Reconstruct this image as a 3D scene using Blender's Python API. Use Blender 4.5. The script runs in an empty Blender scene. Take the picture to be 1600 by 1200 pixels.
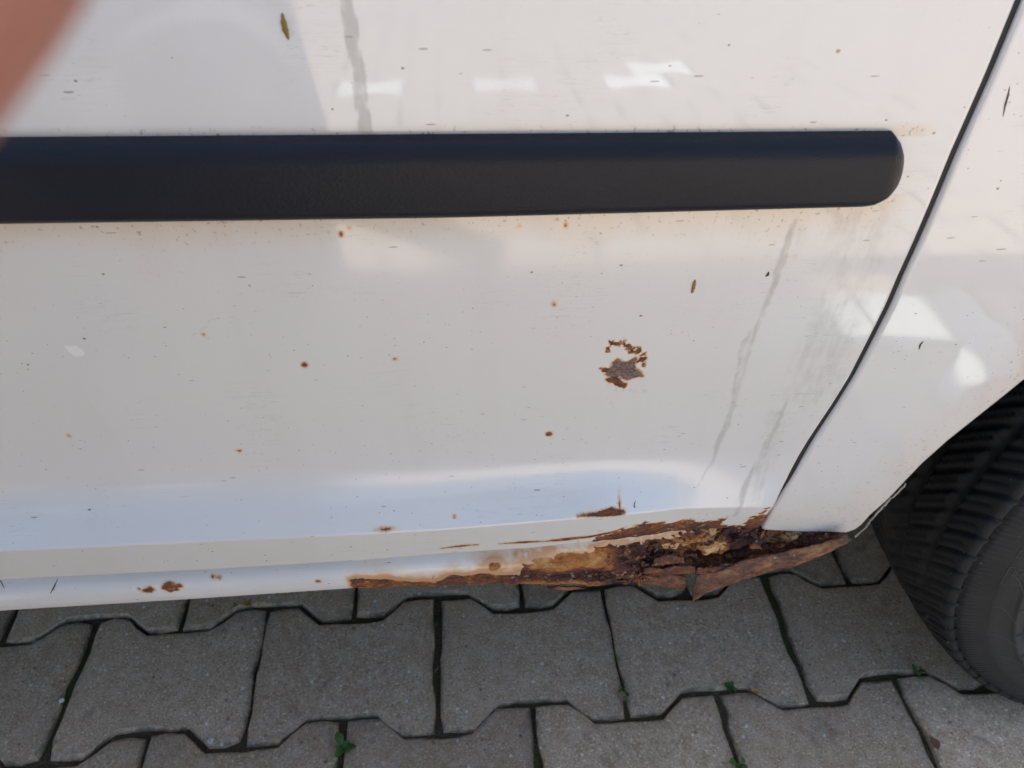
import bpy, bmesh, math, random
import numpy as np
from mathutils import Vector, Matrix
random.seed(7); rng=np.random.default_rng(7)
sc=bpy.context.scene
R=math.radians
# ------------------------------------------------------------------ camera
CAM=Vector((0.0534,-0.3543,0.7814))
yaw,pitch,roll=0.072936,0.723709,-0.0041786
fw=Vector((math.sin(yaw)*math.cos(pitch),math.cos(yaw)*math.cos(pitch),-math.sin(pitch)))
rt=Vector((math.cos(yaw),-math.sin(yaw),0)); up=rt.cross(fw)
r2=math.cos(roll)*rt+math.sin(roll)*up; u2=-math.sin(roll)*rt+math.cos(roll)*up
cd=bpy.data.cameras.new('camera'); cam=bpy.data.objects.new('camera',cd); sc.collection.objects.link(cam)
cam.matrix_world=Matrix(((r2.x,u2.x,-fw.x,CAM.x),(r2.y,u2.y,-fw.y,CAM.y),(r2.z,u2.z,-fw.z,CAM.z),(0,0,0,1)))
cd.sensor_width=36; cd.lens=1160/1600*36; cd.clip_start=.004; cd.clip_end=3000
cd.dof.use_dof=True; cd.dof.focus_distance=.46; cd.dof.aperture_fstop=16
sc.camera=cam
# ------------------------------------------------------------------ light
SUN_EL,SUN_AZ=R(60),R(12)          # behind the van, a little to the right
w=bpy.data.worlds.new('World'); sc.world=w; w.use_nodes=True
nt=w.node_tree; bgn=nt.nodes['Background']; sky=nt.nodes.new('ShaderNodeTexSky'); sky.sky_type='NISHITA'; sky.sun_disc=False
sky.sun_elevation=SUN_EL; sky.sun_rotation=SUN_AZ; sky.air_density=1.0; sky.dust_density=4.0; sky.ozone_density=1.0
nt.links.new(sky.outputs[0],bgn.inputs[0]); bgn.inputs[1].default_value=.095
sd=bpy.data.lights.new('sun','SUN'); so=bpy.data.objects.new('sun',sd); sc.collection.objects.link(so)
sd.energy=5.0; sd.angle=R(.53); sd.color=(1,.95,.88)
sdir=Vector((math.sin(SUN_AZ)*math.cos(SUN_EL),math.cos(SUN_AZ)*math.cos(SUN_EL),math.sin(SUN_EL)))
so.rotation_euler=sdir.to_track_quat('Z','Y').to_euler(); so.location=(1,3,6)
sc.view_settings.view_transform='Standard'; sc.view_settings.look='None'; sc.view_settings.gamma=1; sc.view_settings.use_curve_mapping=False
sc.view_settings.exposure=1.75
sc.view_settings.use_white_balance=True; sc.view_settings.white_balance_temperature=6250; sc.view_settings.white_balance_tint=6
sc.cycles.max_bounces=4; sc.cycles.use_adaptive_sampling=True; sc.cycles.adaptive_threshold=.02; sc.cycles.diffuse_bounces=2; sc.cycles.glossy_bounces=2; sc.cycles.transmission_bounces=2; sc.cycles.transparent_max_bounces=6; sc.cycles.caustics_reflective=False; sc.cycles.caustics_refractive=False
# ------------------------------------------------------------------ helpers
C=sc.collection
def tag(o,label=None,cat=None,group=None,kind=None):
    if label:o['label']=label
    if cat:o['category']=cat
    if group:o['group']=group
    if kind:o['kind']=kind
    return o
def empty(name,loc):
    o=bpy.data.objects.new(name,None); o.location=loc; o.empty_display_size=.1; C.objects.link(o); return o
def link(name,me,mat=None,parent=None,smooth=True,world=True):
    if mat is not None: me.materials.append(mat)
    if smooth: me.polygons.foreach_set('use_smooth',[True]*len(me.polygons))
    o=bpy.data.objects.new(name,me); C.objects.link(o)
    if parent:
        o.parent=parent
        if world:                                   # mesh data is in world metres
            q=parent; v=Vector((0,0,0))
            while q is not None: v+=q.location; q=q.parent
            o.location=-v
    return o
def mesh(name,V,F):
    me=bpy.data.meshes.new(name); me.from_pydata([tuple(v) for v in V],[],[tuple(f) for f in F]); me.update(); return me
def np_mesh(name,V,Q):
    me=bpy.data.meshes.new(name); V=np.asarray(V,float); Q=np.asarray(Q,int); k=Q.shape[1]
    me.vertices.add(len(V)); me.vertices.foreach_set('co',V.ravel())
    me.loops.add(Q.size); me.loops.foreach_set('vertex_index',Q.ravel())
    me.polygons.add(len(Q)); me.polygons.foreach_set('loop_start',np.arange(len(Q))*k)
    me.update(calc_edges=True); me.validate(); return me
def grid_idx(n,m,off=0,flip=False,wrap=False):
    a=np.arange(n*m).reshape(n,m)+off
    if wrap: a=np.vstack([a,a[:1]])
    q=np.stack([a[:-1,:-1],a[:-1,1:],a[1:,1:],a[1:,:-1]],-1).reshape(-1,4)
    return q[:,::-1] if flip else q
def attr(me,name,val):
    a=me.attributes.new(name,'FLOAT','POINT'); a.data.foreach_set('value',np.asarray(val,np.float32).ravel())
def hsh(i,j,k,s):
    n=(i*374761393+j*668265263+k*2147483647+s*974634777)&0xFFFFFFFF
    n=((n^(n>>13))*1274126177)&0xFFFFFFFF
    return ((n^(n>>16))&0xFFFF)/65535.
def vnoise(x,y,z=0,s=0):
    x=np.asarray(x,float);y=np.asarray(y,float)+0*x;z=np.asarray(z,float)+0*x
    i=np.floor(x).astype(np.int64);j=np.floor(y).astype(np.int64);k=np.floor(z).astype(np.int64)
    f=x-i;g=y-j;h=z-k; f=f*f*(3-2*f);g=g*g*(3-2*g);h=h*h*(3-2*h)
    o=0
    for a in(0,1):
        for b in(0,1):
            for c in(0,1):
                o=o+hsh(i+a,j+b,k+c,s)*(f if a else 1-f)*(g if b else 1-g)*(h if c else 1-h)
    return o
def fbm(x,y,z=0,s=0,o=4):
    t=0;a=.5;q=1
    for n in range(o): t=t+a*vnoise(x*q,y*q,np.asarray(z)*q,s+n); a*=.5;q*=2.03
    return t/(1-.5**o)
def seg_d(px,pz,a,b):
    ax,az=a;bx,bz=b;dx=bx-ax;dz=bz-az
    t=np.clip(((px-ax)*dx+(pz-az)*dz)/(dx*dx+dz*dz+1e-12),0,1)
    return np.hypot(px-ax-t*dx,pz-az-t*dz),t
def poly_d(px,pz,P,closed=False):
    d=np.full(np.shape(px),1e9);P=list(P)
    for a,b in zip(P,P[1:]+([P[0]] if closed else [])): 
        if a is P[-1] and not closed: break
        d=np.minimum(d,seg_d(px,pz,a,b)[0])
    return d
def poly_sd(px,pz,P):
    d=poly_d(px,pz,P,True); ins=np.zeros(np.shape(px),bool); n=len(P)
    for i in range(n):
        (x1,z1),(x2,z2)=P[i],P[(i+1)%n]
        c=((z1>pz)!=(z2>pz))&(px<(x2-x1)*(pz-z1)/(z2-z1+1e-15)+x1); ins^=c
    return np.where(ins,-d,d)
def line_w(px,pz,P,W):                              # distance to a polyline minus its varying half width
    d=np.full(np.shape(px),1e9)
    for (a,b,w0,w1) in zip(P,P[1:],W,W[1:]):
        e,t=seg_d(px,pz,a,b); d=np.minimum(d,e-(w0+(w1-w0)*t))
    return d
LEDGE=[(-0.4787,0.4388),(-0.2287,0.4403),(-0.0185,0.4375),(0.1931,0.4319),(0.2599,0.4298)]
CREASE=[(-0.4746,0.4216),(-0.2299,0.4171),(-0.0204,0.4114),(0.0343,0.4109)]+[(0.1338,0.4142)]+[(0.1795,0.4098)]+[(0.2407,0.3928)]+[(0.2909,0.3883)]
HEM=[(-0.5056,0.3861),(-0.2468,0.3821),(-0.1301,0.3791),(-0.0252,0.3784),(0.0284,0.3802)]+[(0.0866,0.3801)]+[(0.1370,0.3831)]+[(0.1801,0.3814)]+[(0.2475,0.3662)]+[(0.3161,0.3522)]
def pinterp(x, poly):
    P=np.array(poly); return np.interp(x, P[:,0], P[:,1])
def sstep(a,b,x):
    t=np.clip((x-a)/(b-a),0,1); return t*t*(3-2*t)
# outward swell of the door skin by height (belt, rubbing strip, ledge)
_pz=np.linspace(.30,1.2,901)
_py=np.interp(_pz,[.30,.43,.47,.52,.58,.63,.68,.74,.80,.9,1.0,1.2],[-.0465,-.0472,-.0482,-.0512,-.0545,-.056,-.0562,-.0552,-.0530,-.047,-.039,-.018])
for _k in range(6):
    _py=np.convolve(np.pad(_py,12,mode='edge'),np.ones(25)/25,mode='valid')
def door_y(x,z):
    x=np.asarray(x,float);z=np.asarray(z,float)
    zl=pinterp(x,LEDGE)+.014;zc=pinterp(x,CREASE)
    base=np.interp(z+.02*x,_pz,_py)
    amp=.021*(1-.80*sstep(.12,.27,x))
    t=np.clip((zl-z)/(zl-zc),0,1.35)
    k=.72
    rise=np.where(t<k,.5*t*t/k,t-.5*k)/(1-.5*k)
    y=base-amp*np.minimum(rise,1.0)
    h=np.clip((zc-z)/.03,0,1.2)
    return np.where(z<zc, np.interp(zc+.02*x,_pz,_py)-amp+.0035*h, y)
def quarter_y(x,z):
    x=np.asarray(x,float);z=np.asarray(z,float)
    r=np.hypot(x-.762,z-.33)
    flare=.0012*(1-sstep(.432,.480,r))
    zz=.50+.03*np.logaddexp(0,(z-.50)/.03); k=1-sstep(.40,.53,r)
    base=np.interp(z+(zz-z)*k+.02*x,_pz,_py)
    return base-.0006-flare

# ------------------------------------------------------------------ materials
class NT:
    def __init__(s,name):
        s.m=bpy.data.materials.new(name); s.m.use_nodes=True; s.t=s.m.node_tree; s.b=s.t.nodes['Principled BSDF']; s.tc=None
    def n(s,kind,**k):
        o=s.t.nodes.new('ShaderNode'+kind)
        for a,v in k.items(): setattr(o,a,v)
        return o
    def l(s,a,b): s.t.links.new(a,b)
    def put(s,sock,v):
        if hasattr(v,'links') or isinstance(v,bpy.types.NodeSocket): s.l(v,sock)
        else:
            try: sock.default_value=v
            except Exception: sock.default_value=(*v,1)
    def co(s,scale=(1,1,1),loc=(0,0,0),rot=(0,0,0)):
        if not s.tc: s.tc=s.n('TexCoord')
        m=s.n('Mapping'); s.l(s.tc.outputs['Object'],m.inputs[0]); m.inputs['Scale'].default_value=scale; m.inputs['Location'].default_value=loc; m.inputs['Rotation'].default_value=rot
        return m.outputs[0]
    def noise(s,scale,detail=3,rough=.55,v=None,dist=0):
        o=s.n('TexNoise'); o.inputs['Scale'].default_value=scale;o.inputs['Detail'].default_value=detail;o.inputs['Roughness'].default_value=rough;o.inputs['Distortion'].default_value=dist
        s.l(v if v is not None else s.co(),o.inputs['Vector']); return o.outputs[0]
    def vor(s,scale,v=None,feature='F1',rnd=1):
        o=s.n('TexVoronoi',feature=feature); o.inputs['Scale'].default_value=scale;o.inputs['Randomness'].default_value=rnd
        s.l(v if v is not None else s.co(),o.inputs['Vector']); return o
    def math(s,op,a,b=0,c=None,clamp=False):
        o=s.n('Math',operation=op); o.use_clamp=clamp; s.put(o.inputs[0],a); s.put(o.inputs[1],b)
        if c is not None: s.put(o.inputs[2],c)
        return o.outputs[0]
    def ss(s,a,b,x):
        o=s.n('MapRange',interpolation_type='SMOOTHSTEP'); s.put(o.inputs[0],x); o.inputs[1].default_value=a;o.inputs[2].default_value=b;o.inputs[3].default_value=0;o.inputs[4].default_value=1; return o.outputs[0]
    def mix(s,f,a,b,mode='MIX'):
        o=s.n('Mix',data_type='RGBA',blend_type=mode); s.put(o.inputs[0],f); s.put(o.inputs[6],a); s.put(o.inputs[7],b); return o.outputs[2]
    def ramp(s,x,st):
        o=s.n('ValToRGB'); s.put(o.inputs[0],x); e=o.color_ramp.elements
        while len(e)<len(st): e.new(.5)
        for q,(p,c) in zip(e,st): q.position=p;q.color=(*c,1)
        return o.outputs[0]
    def at(s,name):
        o=s.n('Attribute'); o.attribute_name=name; return o.outputs['Fac']
    def bump(s,h,strength=.5,dist=.001,nrm=None):
        o=s.n('Bump'); o.inputs['Strength'].default_value=strength;o.inputs['Distance'].default_value=dist; s.l(h,o.inputs['Height'])
        if nrm is not None: s.l(nrm,o.inputs['Normal'])
        return o.outputs[0]
    def set(s,**k):
        for a,v in k.items(): s.put(s.b.inputs[a.replace('_',' ')],v)
        return s.m
def flat(name,c,rough=.6,**k):
    m=NT(name); n=m.noise(60,4); m.set(Base_Color=m.mix(n,tuple(x*.8 for x in c),tuple(min(1,x*1.2) for x in c)),Roughness=rough,**k); return m.m
def rust_color(m,tone=True):
    v=m.co((1,1,1.25))
    big=m.noise(55,5,.6,v,.6); fine=m.noise(420,5,.65,v); mid=m.noise(150,4,.6,m.co((1,1,1.5),(3,1,2)),.8)
    k=m.math('ADD',m.math('MULTIPLY_ADD',big,.55,.005),m.math('MULTIPLY',mid,.45))
    if tone: k=m.math('ADD',k,m.math('MULTIPLY',m.at('tone'),.30))
    c=m.ramp(k,[(.30,(.030,.014,.012)),(.40,(.095,.040,.032)),(.48,(.145,.058,.036)),(.55,(.23,.085,.032)),(.61,(.38,.155,.045)),(.70,(.47,.22,.07)),(.82,(.60,.38,.18))])
    c=m.mix(m.math('MULTIPLY',m.math('MULTIPLY',m.ss(.50,.64,fine),.75),m.math('SUBTRACT',1,m.math('MULTIPLY',m.at('tone'),1.3),clamp=True),clamp=True),c,(.045,.020,.015))
    c=m.mix(m.math('MULTIPLY',m.ss(.60,.72,m.noise(240,3,.5,m.co((1,1,1),(7,2,5)))),.5),c,(.52,.40,.28))
    return c,fine,mid
def make_paint(name,base=(.73,.73,.72),dirty=1.0):
    m=NT(name)
    # dust film and water marks
    film=m.noise(9,4,.6,m.co((1,1,.5))); streaks=m.noise(26,5,.6,m.co((1,1,.07)))
    col=m.mix(m.math('MULTIPLY',m.ss(.35,.75,film),.13*dirty),base,(.66,.60,.53))
    col=m.mix(m.math('MULTIPLY',m.ss(.52,.74,streaks),.10*dirty),col,(.56,.53,.48))
    # hairline marks, mostly running along the body
    hl=m.noise(60,2,.5,m.co((.35,1,6),(0,0,0),(0,R(8),0)),1.5)
    hm=m.ss(.012,.0,m.math('ABSOLUTE',m.math('SUBTRACT',hl,.5)))
    hm=m.math('MULTIPLY',hm,m.ss(.5,.66,m.noise(22,2,.5,m.co((1,1,1),(4,4,4)))))
    col=m.mix(m.math('MULTIPLY',hm,.34*dirty),col,(.33,.31,.29))
    # specks of tar and dust
    def specks(scale,thr,rmax,sx,sz,seed,c,a,col):
        wv=m.noise(300,2,.5,m.co((1,1,1),(seed,0,0)))
        o=m.vor(scale,m.co((sx,1,sz),(seed,seed*2,seed*3)))
        sep=m.n('SeparateColor'); m.l(o.outputs['Color'],sep.inputs[0])
        on=m.ss(thr,thr+.02,sep.outputs[0]); rad=m.math('MULTIPLY',sep.outputs[1],rmax)
        d=m.math('ADD',o.outputs['Distance'],m.math('MULTIPLY',m.math('SUBTRACT',wv,.5),.12))
        k=m.math('MULTIPLY',on,m.ss(.03,0,m.math('SUBTRACT',d,rad)))
        return m.mix(m.math('MULTIPLY',k,a*dirty),col,c)
    col=specks(95,.55,.06,1,1.4,3.1,(.11,.09,.07),.85,col)
    col=specks(230,.52,.09,1,1.3,9.3,(.22,.19,.16),.65,col)
    col=specks(110,.58,.085,.4,2.2,5.7,(.25,.23,.21),.75,col)
    col=specks(75,.84,.040,1,1.2,1.7,(.32,.19,.07),.85,col)
    # dirt bands and run marks held on the vertices
    g=m.at('grime'); gn=m.noise(160,5,.7,m.co((1,1,.6))); gm=m.ss(.15,1.05,m.math('MULTIPLY_ADD',m.math('SUBTRACT',gn,.5),1.3,g))
    gm=m.math('MULTIPLY',gm,m.ss(0,.1,g))
    col=m.mix(m.math('MULTIPLY',gm,.56),col,(.40,.385,.345))
    t=m.at('tan'); tn=m.noise(120,5,.65,m.co((1,1,.5),(2,2,2))); tm=m.math('MULTIPLY',t,m.math('ADD',.55,m.math('MULTIPLY',tn,.8)),clamp=True)
    col=m.mix(m.math('MULTIPLY',tm,.55),col,(.66,.47,.27))
    col=m.mix(m.math('MULTIPLY',m.math('MULTIPLY',t,m.ss(.60,.66,m.noise(380,4,.6))),.7),col,(.12,.09,.06))
    # rust and its stain
    r=m.at('rust'); rn=m.noise(330,4,.65); rn2=m.noise(900,3,.6)
    rr=m.math('ADD',r,m.math('ADD',m.math('MULTIPLY',m.math('SUBTRACT',rn,.5),.0020),m.math('MULTIPLY',m.math('SUBTRACT',rn2,.5),.0010)))
    has=m.ss(.001,.004,r)
    halo=m.math('MAXIMUM',m.math('MULTIPLY',m.ss(.0180,.0203,rr),has),m.ss(.15,1.0,m.math('MULTIPLY',m.at('stain'),m.math('ADD',.5,m.noise(90,4,.6))))); core=m.math('MULTIPLY',m.ss(.0197,.0204,rr),has)
    rc,fine,mid=rust_color(m)
    col=m.mix(m.math('MULTIPLY',halo,.85),col,m.mix(halo,(.80,.66,.42),(.52,.22,.035)))
    col=m.mix(core,col,rc)
    s=m.at('scab'); sm=m.ss(.0198,.0203,m.math('ADD',s,m.math('MULTIPLY',m.math('SUBTRACT',rn,.5),.0022)))
    sm=m.math('MULTIPLY',sm,m.ss(.001,.004,s))
    col=m.mix(sm,col,m.mix(m.ss(.35,.65,m.noise(700,4,.7)),(.10,.066,.055),(.26,.19,.165)))
    cr=m.at('cream'); col=m.mix(m.ss(.45,.6,m.math('MULTIPLY_ADD',m.math('SUBTRACT',rn,.5),.8,cr)),col,m.mix(mid,(.60,.30,.09),(.74,.54,.30)))
    sx=m.n('SeparateXYZ'); m.l(m.tc.outputs['Object'],sx.inputs[0]); dull=m.math('MULTIPLY',m.ss(.63,.54,sx.outputs[2]),m.ss(.27,.20,sx.outputs[0]))
    col=m.mix(m.math('MULTIPLY',m.ss(.3,.8,m.math('MULTIPLY_ADD',m.math('SUBTRACT',rn,.5),.7,m.at('chalk'))),.8),col,(.88,.89,.87))
    bad=m.math('MAXIMUM',core,sm)
    gloss=m.math('MULTIPLY',m.math('SUBTRACT',1,bad),m.math('SUBTRACT',1,m.math('MULTIPLY',gm,.5)))
    nb=m.bump(m.noise(500,4,.7),.8,.0012); m.l(m.math('MULTIPLY',bad,.8),nb.node.inputs['Strength'])
    m.set(Base_Color=col,Roughness=m.math('MULTIPLY_ADD',bad,.45,.42),Coat_Weight=gloss,Coat_Roughness=m.math('MULTIPLY_ADD',dull,.15,m.math('MULTIPLY_ADD',m.ss(.3,.8,film),.05,.03)),Coat_IOR=1.65,Normal=nb)
    m.b.inputs['Specular IOR Level'].default_value=.3
    return m.m
M={}
M['paint']=make_paint('white_paint')
_p=NT('clean_paint'); M['plain']=_p.set(Base_Color=_p.mix(_p.noise(6,3),(.78,.78,.77),(.74,.73,.71)),Roughness=.4,Coat_Weight=1,Coat_Roughness=.04)
def mk_rust():
    m=NT('flaking_rust'); c,fine,mid=rust_color(m)
    cr=m.at('cream'); c=m.mix(m.ss(.4,.62,m.math('MULTIPLY_ADD',m.math('SUBTRACT',mid,.5),.8,cr)),c,(.70,.55,.30))
    m.set(Base_Color=c,Roughness=.82,Normal=m.bump(m.math('ADD',fine,m.math('MULTIPLY',m.noise(1100,3,.6),.4)),.9,.0015)); return m.m
M['rust']=mk_rust()
def mk_flap():
    m=NT('rusty_sheet'); v=m.co((1,1,2.3),(0,0,0),(0,R(-9),0))
    a=m.noise(60,5,.65,v,.3); f=m.noise(420,4,.65,v)
    c=m.ramp(a,[(.30,(.045,.021,.017)),(.42,(.100,.044,.030)),(.50,(.155,.068,.038)),(.57,(.245,.112,.050)),(.65,(.32,.175,.070)),(.76,(.33,.235,.11))])
    c=m.mix(m.math('MULTIPLY',m.ss(.55,.72,f),.5),c,(.09,.05,.035)); c=m.mix(m.math('MULTIPLY',m.ss(.62,.72,m.noise(140,4,.6,v)),.6),c,(.5,.44,.36))
    m.set(Base_Color=c,Roughness=.7,Normal=m.bump(m.math('ADD',f,a),.6,.0012)); return m.m
M['flap']=mk_flap()
def mk_trim():
    m=NT('grained_plastic'); v=m.co((1,1,1.5))
    g=m.vor(620,m.co((1,1,1.6))).outputs['Distance']; n=m.noise(260,3,.6,v)
    c=m.mix(m.noise(14,4,.6,m.co((1,1,2))),(.0085,.0105,.0165),(.015,.0175,.025))
    o=m.vor(55,m.co((1.2,1,1.2),(2,3,1))); sp=m.n('SeparateColor'); m.l(o.outputs['Color'],sp.inputs[0])
    k=m.math('MULTIPLY',m.ss(.80,.82,sp.outputs[0]),m.ss(.055,.02,o.outputs['Distance']))
    c=m.mix(m.math('MULTIPLY',k,.4),c,(.42,.42,.38))
    m.set(Base_Color=c,Roughness=m.math('MULTIPLY_ADD',n,.12,.38),Normal=m.bump(m.math('MULTIPLY_ADD',g,1,n),.16,.0006)); m.b.inputs['Specular IOR Level'].default_value=.22; return m.m
M['trim']=mk_trim()
def mk_rubber():
    m=NT('tyre_rubber'); n=m.noise(24,5,.65); f=m.noise(500,3,.6)
    c=m.mix(m.ss(.35,.75,n),(.008,.009,.0105),(.017,.0175,.018))
    o=m.vor(110,m.co((1,1,1),(1,4,2))); sp=m.n('SeparateColor'); m.l(o.outputs['Color'],sp.inputs[0])
    k=m.math('MULTIPLY',m.ss(.86,.88,sp.outputs[0]),m.ss(.09,.04,o.outputs['Distance'])); c=m.mix(m.math('MULTIPLY',k,.8),c,(.30,.28,.24))
    d=m.at('dust'); c=m.mix(m.math('MULTIPLY',d,m.math('MULTIPLY_ADD',n,.5,.35),clamp=True),c,(.065,.065,.060))
    cr=m.noise(130,3,.6,m.co((1,3,1)),1.2)
    m.set(Base_Color=c,Roughness=.72,Normal=m.bump(m.math('MULTIPLY_ADD',f,.5,m.ss(.02,.0,m.math('ABSOLUTE',m.math('SUBTRACT',cr,.5)))),.35,-.0008)); return m.m
M['rubber']=mk_rubber()
M['dark']=flat('dark_seal',(.012,.012,.013),.6)
M['liner']=flat('arch_liner',(.018,.018,.018),.8)
M['steel']=flat('painted_steel',(.12,.12,.125),.45,Metallic=.3)
M['glass']=flat('tinted_glass',(.02,.025,.025),.06)
def mk_clear():
    m=NT('clear_glass'); tr=m.n('BsdfTransparent'); tr.inputs[0].default_value=(.82,.86,.84,1); gl=m.n('BsdfGlossy'); gl.inputs['Roughness'].default_value=.02
    fr=m.n('Fresnel'); mx=m.n('MixShader'); m.l(fr.outputs[0],mx.inputs[0]); m.l(tr.outputs[0],mx.inputs[1]); m.l(gl.outputs[0],mx.inputs[2]); m.l(mx.outputs[0],m.t.nodes['Material Output'].inputs[0]); return m.m
M['clear']=mk_clear()
M['underseal']=flat('underseal',(.045,.043,.042),.6)
M['lip']=make_paint('flange_paint',(.36,.36,.32),2)
def mk_stone(name,a,b,white=False):
    m=NT(name); oi=m.n('ObjectInfo'); g=m.n('NewGeometry')
    mp=m.n('Mapping'); m.l(g.outputs['Position'],mp.inputs[0]); v=mp.outputs[0]
    big=m.noise(7,2,.6,v); mid=m.noise(60,3,.65,v); fine=m.noise(420,2,.65,v); 
    c=m.mix(m.ss(.36,.64,mid),a,b); c=m.mix(m.math('MULTIPLY',m.ss(.42,.62,m.noise(170,2,.6,v)),.18),c,tuple(x*.55 for x in a))
    c=m.mix(m.math('MULTIPLY',m.ss(.35,.7,big),.15),c,tuple(x*.6 for x in a))
    c=m.mix(m.math('MULTIPLY',m.ss(.57,.70,fine),.75),c,tuple(min(.9,x*1.7) for x in b))
    c=m.mix(m.math('MULTIPLY',m.ss(.45,.32,fine),.6),c,tuple(x*.35 for x in a))
    o=m.vor(95,v); sp=m.n('SeparateColor'); m.l(o.outputs['Color'],sp.inputs[0])
    c=m.mix(m.math('MULTIPLY',m.math('MULTIPLY',m.ss(.80,.83,sp.outputs[0]),m.ss(.22,.12,o.outputs['Distance'])),.75),c,tuple(min(.85,x*2.2) for x in b))
    c=m.mix(m.math('MULTIPLY',m.math('MULTIPLY',m.ss(.86,.88,sp.outputs[1]),m.ss(.22,.10,o.outputs['Distance'])),.55),c,(.07,.06,.05))
    st=m.noise(16,3,.7,v,.8); c=m.mix(m.math('MULTIPLY',m.ss(.60,.72,st),.28),c,(.06,.054,.046))
    e=m.at('edge'); c=m.mix(m.math('MULTIPLY',m.math('MULTIPLY',e,.75),m.ss(.38,.62,mid),clamp=True),c,(.10,.08,.055))
    vv=m.n('HueSaturation'); m.l(c,vv.inputs['Color']); m.l(m.math('MULTIPLY_ADD',oi.outputs['Random'],.42,.80),vv.inputs['Value'])
    h=fine
    m.set(Base_Color=vv.outputs[0],Roughness=.9,Normal=m.bump(h,.5,.0020)); m.b.inputs['Specular IOR Level'].default_value=.25; return m.m
M['stone']=mk_stone('concrete_paver',(.56,.39,.255),(.66,.495,.35))
_p=NT('concrete_paver_far'); M['stone_far']=_p.set(Base_Color=_p.mix(_p.noise(20,2),(.38,.295,.22),(.48,.40,.32)),Roughness=.9)
M['white_stone']=mk_stone('white_paver',(.80,.79,.74),(.86,.85,.80))
def mk_soil():
    m=NT('joint_soil'); n=m.noise(35,5,.65); f=m.noise(520,4,.7); g=m.noise(11,3,.6,m.co((1,1,1),(5,5,5)))
    c=m.ramp(f,[(.3,(.035,.025,.015)),(.5,(.12,.085,.05)),(.64,(.22,.165,.105)),(.75,(.34,.28,.2))])
    gm=m.math('MULTIPLY',m.ss(.46,.60,g),m.ss(.36,.56,n)); c=m.mix(m.math('MULTIPLY',gm,.85),c,m.mix(f,(.05,.058,.014),(.13,.135,.035)))
    m.set(Base_Color=c,Roughness=.95,Normal=m.bump(f,1,.003)); return m.m
M['soil']=mk_soil()
def mk_leaf(name,c1,c2,tr=.25):
    m=NT(name); m.set(Base_Color=m.mix(m.noise(180,3),c1,c2),Roughness=.5); m.b.inputs['Transmission Weight'].default_value=0
    m.b.inputs['Subsurface Weight'].default_value=tr*.4; m.b.inputs['Subsurface Radius'].default_value=(.002,.003,.001); return m.m
M['weed']=mk_leaf('weed_leaf',(.035,.09,.016),(.09,.19,.035))
M['stem']=mk_leaf('weed_stem',(.06,.07,.02),(.12,.12,.04))
M['brown_leaf']=mk_leaf('dry_leaf',(.10,.045,.02),(.24,.10,.04))
M['yellow_leaf']=mk_leaf('yellow_petal',(.45,.22,.02),(.60,.34,.03))
M['straw']=mk_leaf('straw',(.22,.15,.07),(.40,.29,.15))
M['needle']=mk_leaf('needle_brown',(.20,.09,.02),(.40,.20,.04))
M['needle_olive']=mk_leaf('needle_olive',(.10,.065,.015),(.34,.22,.03))
M['needle_dark']=mk_leaf('needle_dark',(.03,.022,.012),(.09,.06,.03))
M['green_bit']=mk_leaf('green_bit',(.06,.08,.02),(.14,.16,.04))
def mk_skin():
    m=NT('skin'); n=m.noise(90,4,.6)
    m.set(Base_Color=m.mix(n,(.36,.155,.115),(.44,.20,.155)),Roughness=.5,Normal=m.bump(m.noise(600,3),.2,.0006)); m.b.inputs['Subsurface Weight'].default_value=.15; m.b.inputs['Subsurface Radius'].default_value=(.004,.0015,.0008); return m.m
M['skin']=mk_skin(); M['nail']=flat('nail',(.68,.42,.36),.3); M['sleeve']=flat('dark_sleeve',(.07,.07,.075),.9); M['denim']=flat('grey_trousers',(.10,.10,.105),.9); M['hair']=flat('hair',(.04,.025,.015),.6)
# ------------------------------------------------------------------ ground and pavement
def ground():
    V=[(-900,-900,-.03),(900,-900,-.03),(900,900,-.03),(-900,900,-.03)]
    m=NT('far_ground'); g=m.noise(3,5); m.set(Base_Color=m.mix(g,(.17,.16,.145),(.27,.255,.235)),Roughness=.95)
    tag(link('ground',mesh('ground',V,[(0,1,2,3)]),m.m,smooth=False),kind='structure')
ground()
L,Wf,Ww,PITCH=.2,.165,.115,.14
def stone_outline(seed,gap=.0044):
    r=random.Random(seed); a=L/2-gap/2; f=Wf/2-gap/2; wst=Ww/2-gap/2; s=.0375
    base=[(-a,-f),(-a+.0625-gap*.3,-f),(-.0375-gap*.1,-wst),(.0375+gap*.1,-wst),(a-.0625+gap*.3,-f),(a,-f),(a,f),(a-.0625+gap*.3,f),(.0375+gap*.1,wst),(-.0375-gap*.1,wst),(-a+.0625-gap*.3,f),(-a,f)]
    # the flare takes 37.5 mm each side of a joint, the slope 25 mm
    base=[(-a,-f),(-.0625,-f),(-.0375,-wst),(.0375,-wst),(.0625,-f),(a,-f),(a,f),(.0625,f),(.0375,wst),(-.0375,wst),(-.0625,f),(-a,f)]
    out=[]
    for i,(p,q) in enumerate(zip(base,base[1:]+base[:1])):
        n=max(2,int(math.hypot(q[0]-p[0],q[1]-p[1])/.018))
        for k in range(n):
            t=k/n; j=.0006 if k==0 else .0012
            out.append((p[0]+(q[0]-p[0])*t+r.gauss(0,j),p[1]+(q[1]-p[1])*t+r.gauss(0,j)))
    # soften the corners a little
    n=len(out); return [((out[i-1][0]+9*out[i][0]+out[(i+1)%n][0])/11,(out[i-1][1]+9*out[i][1]+out[(i+1)%n][1])/11) for i in range(n)]
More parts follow.
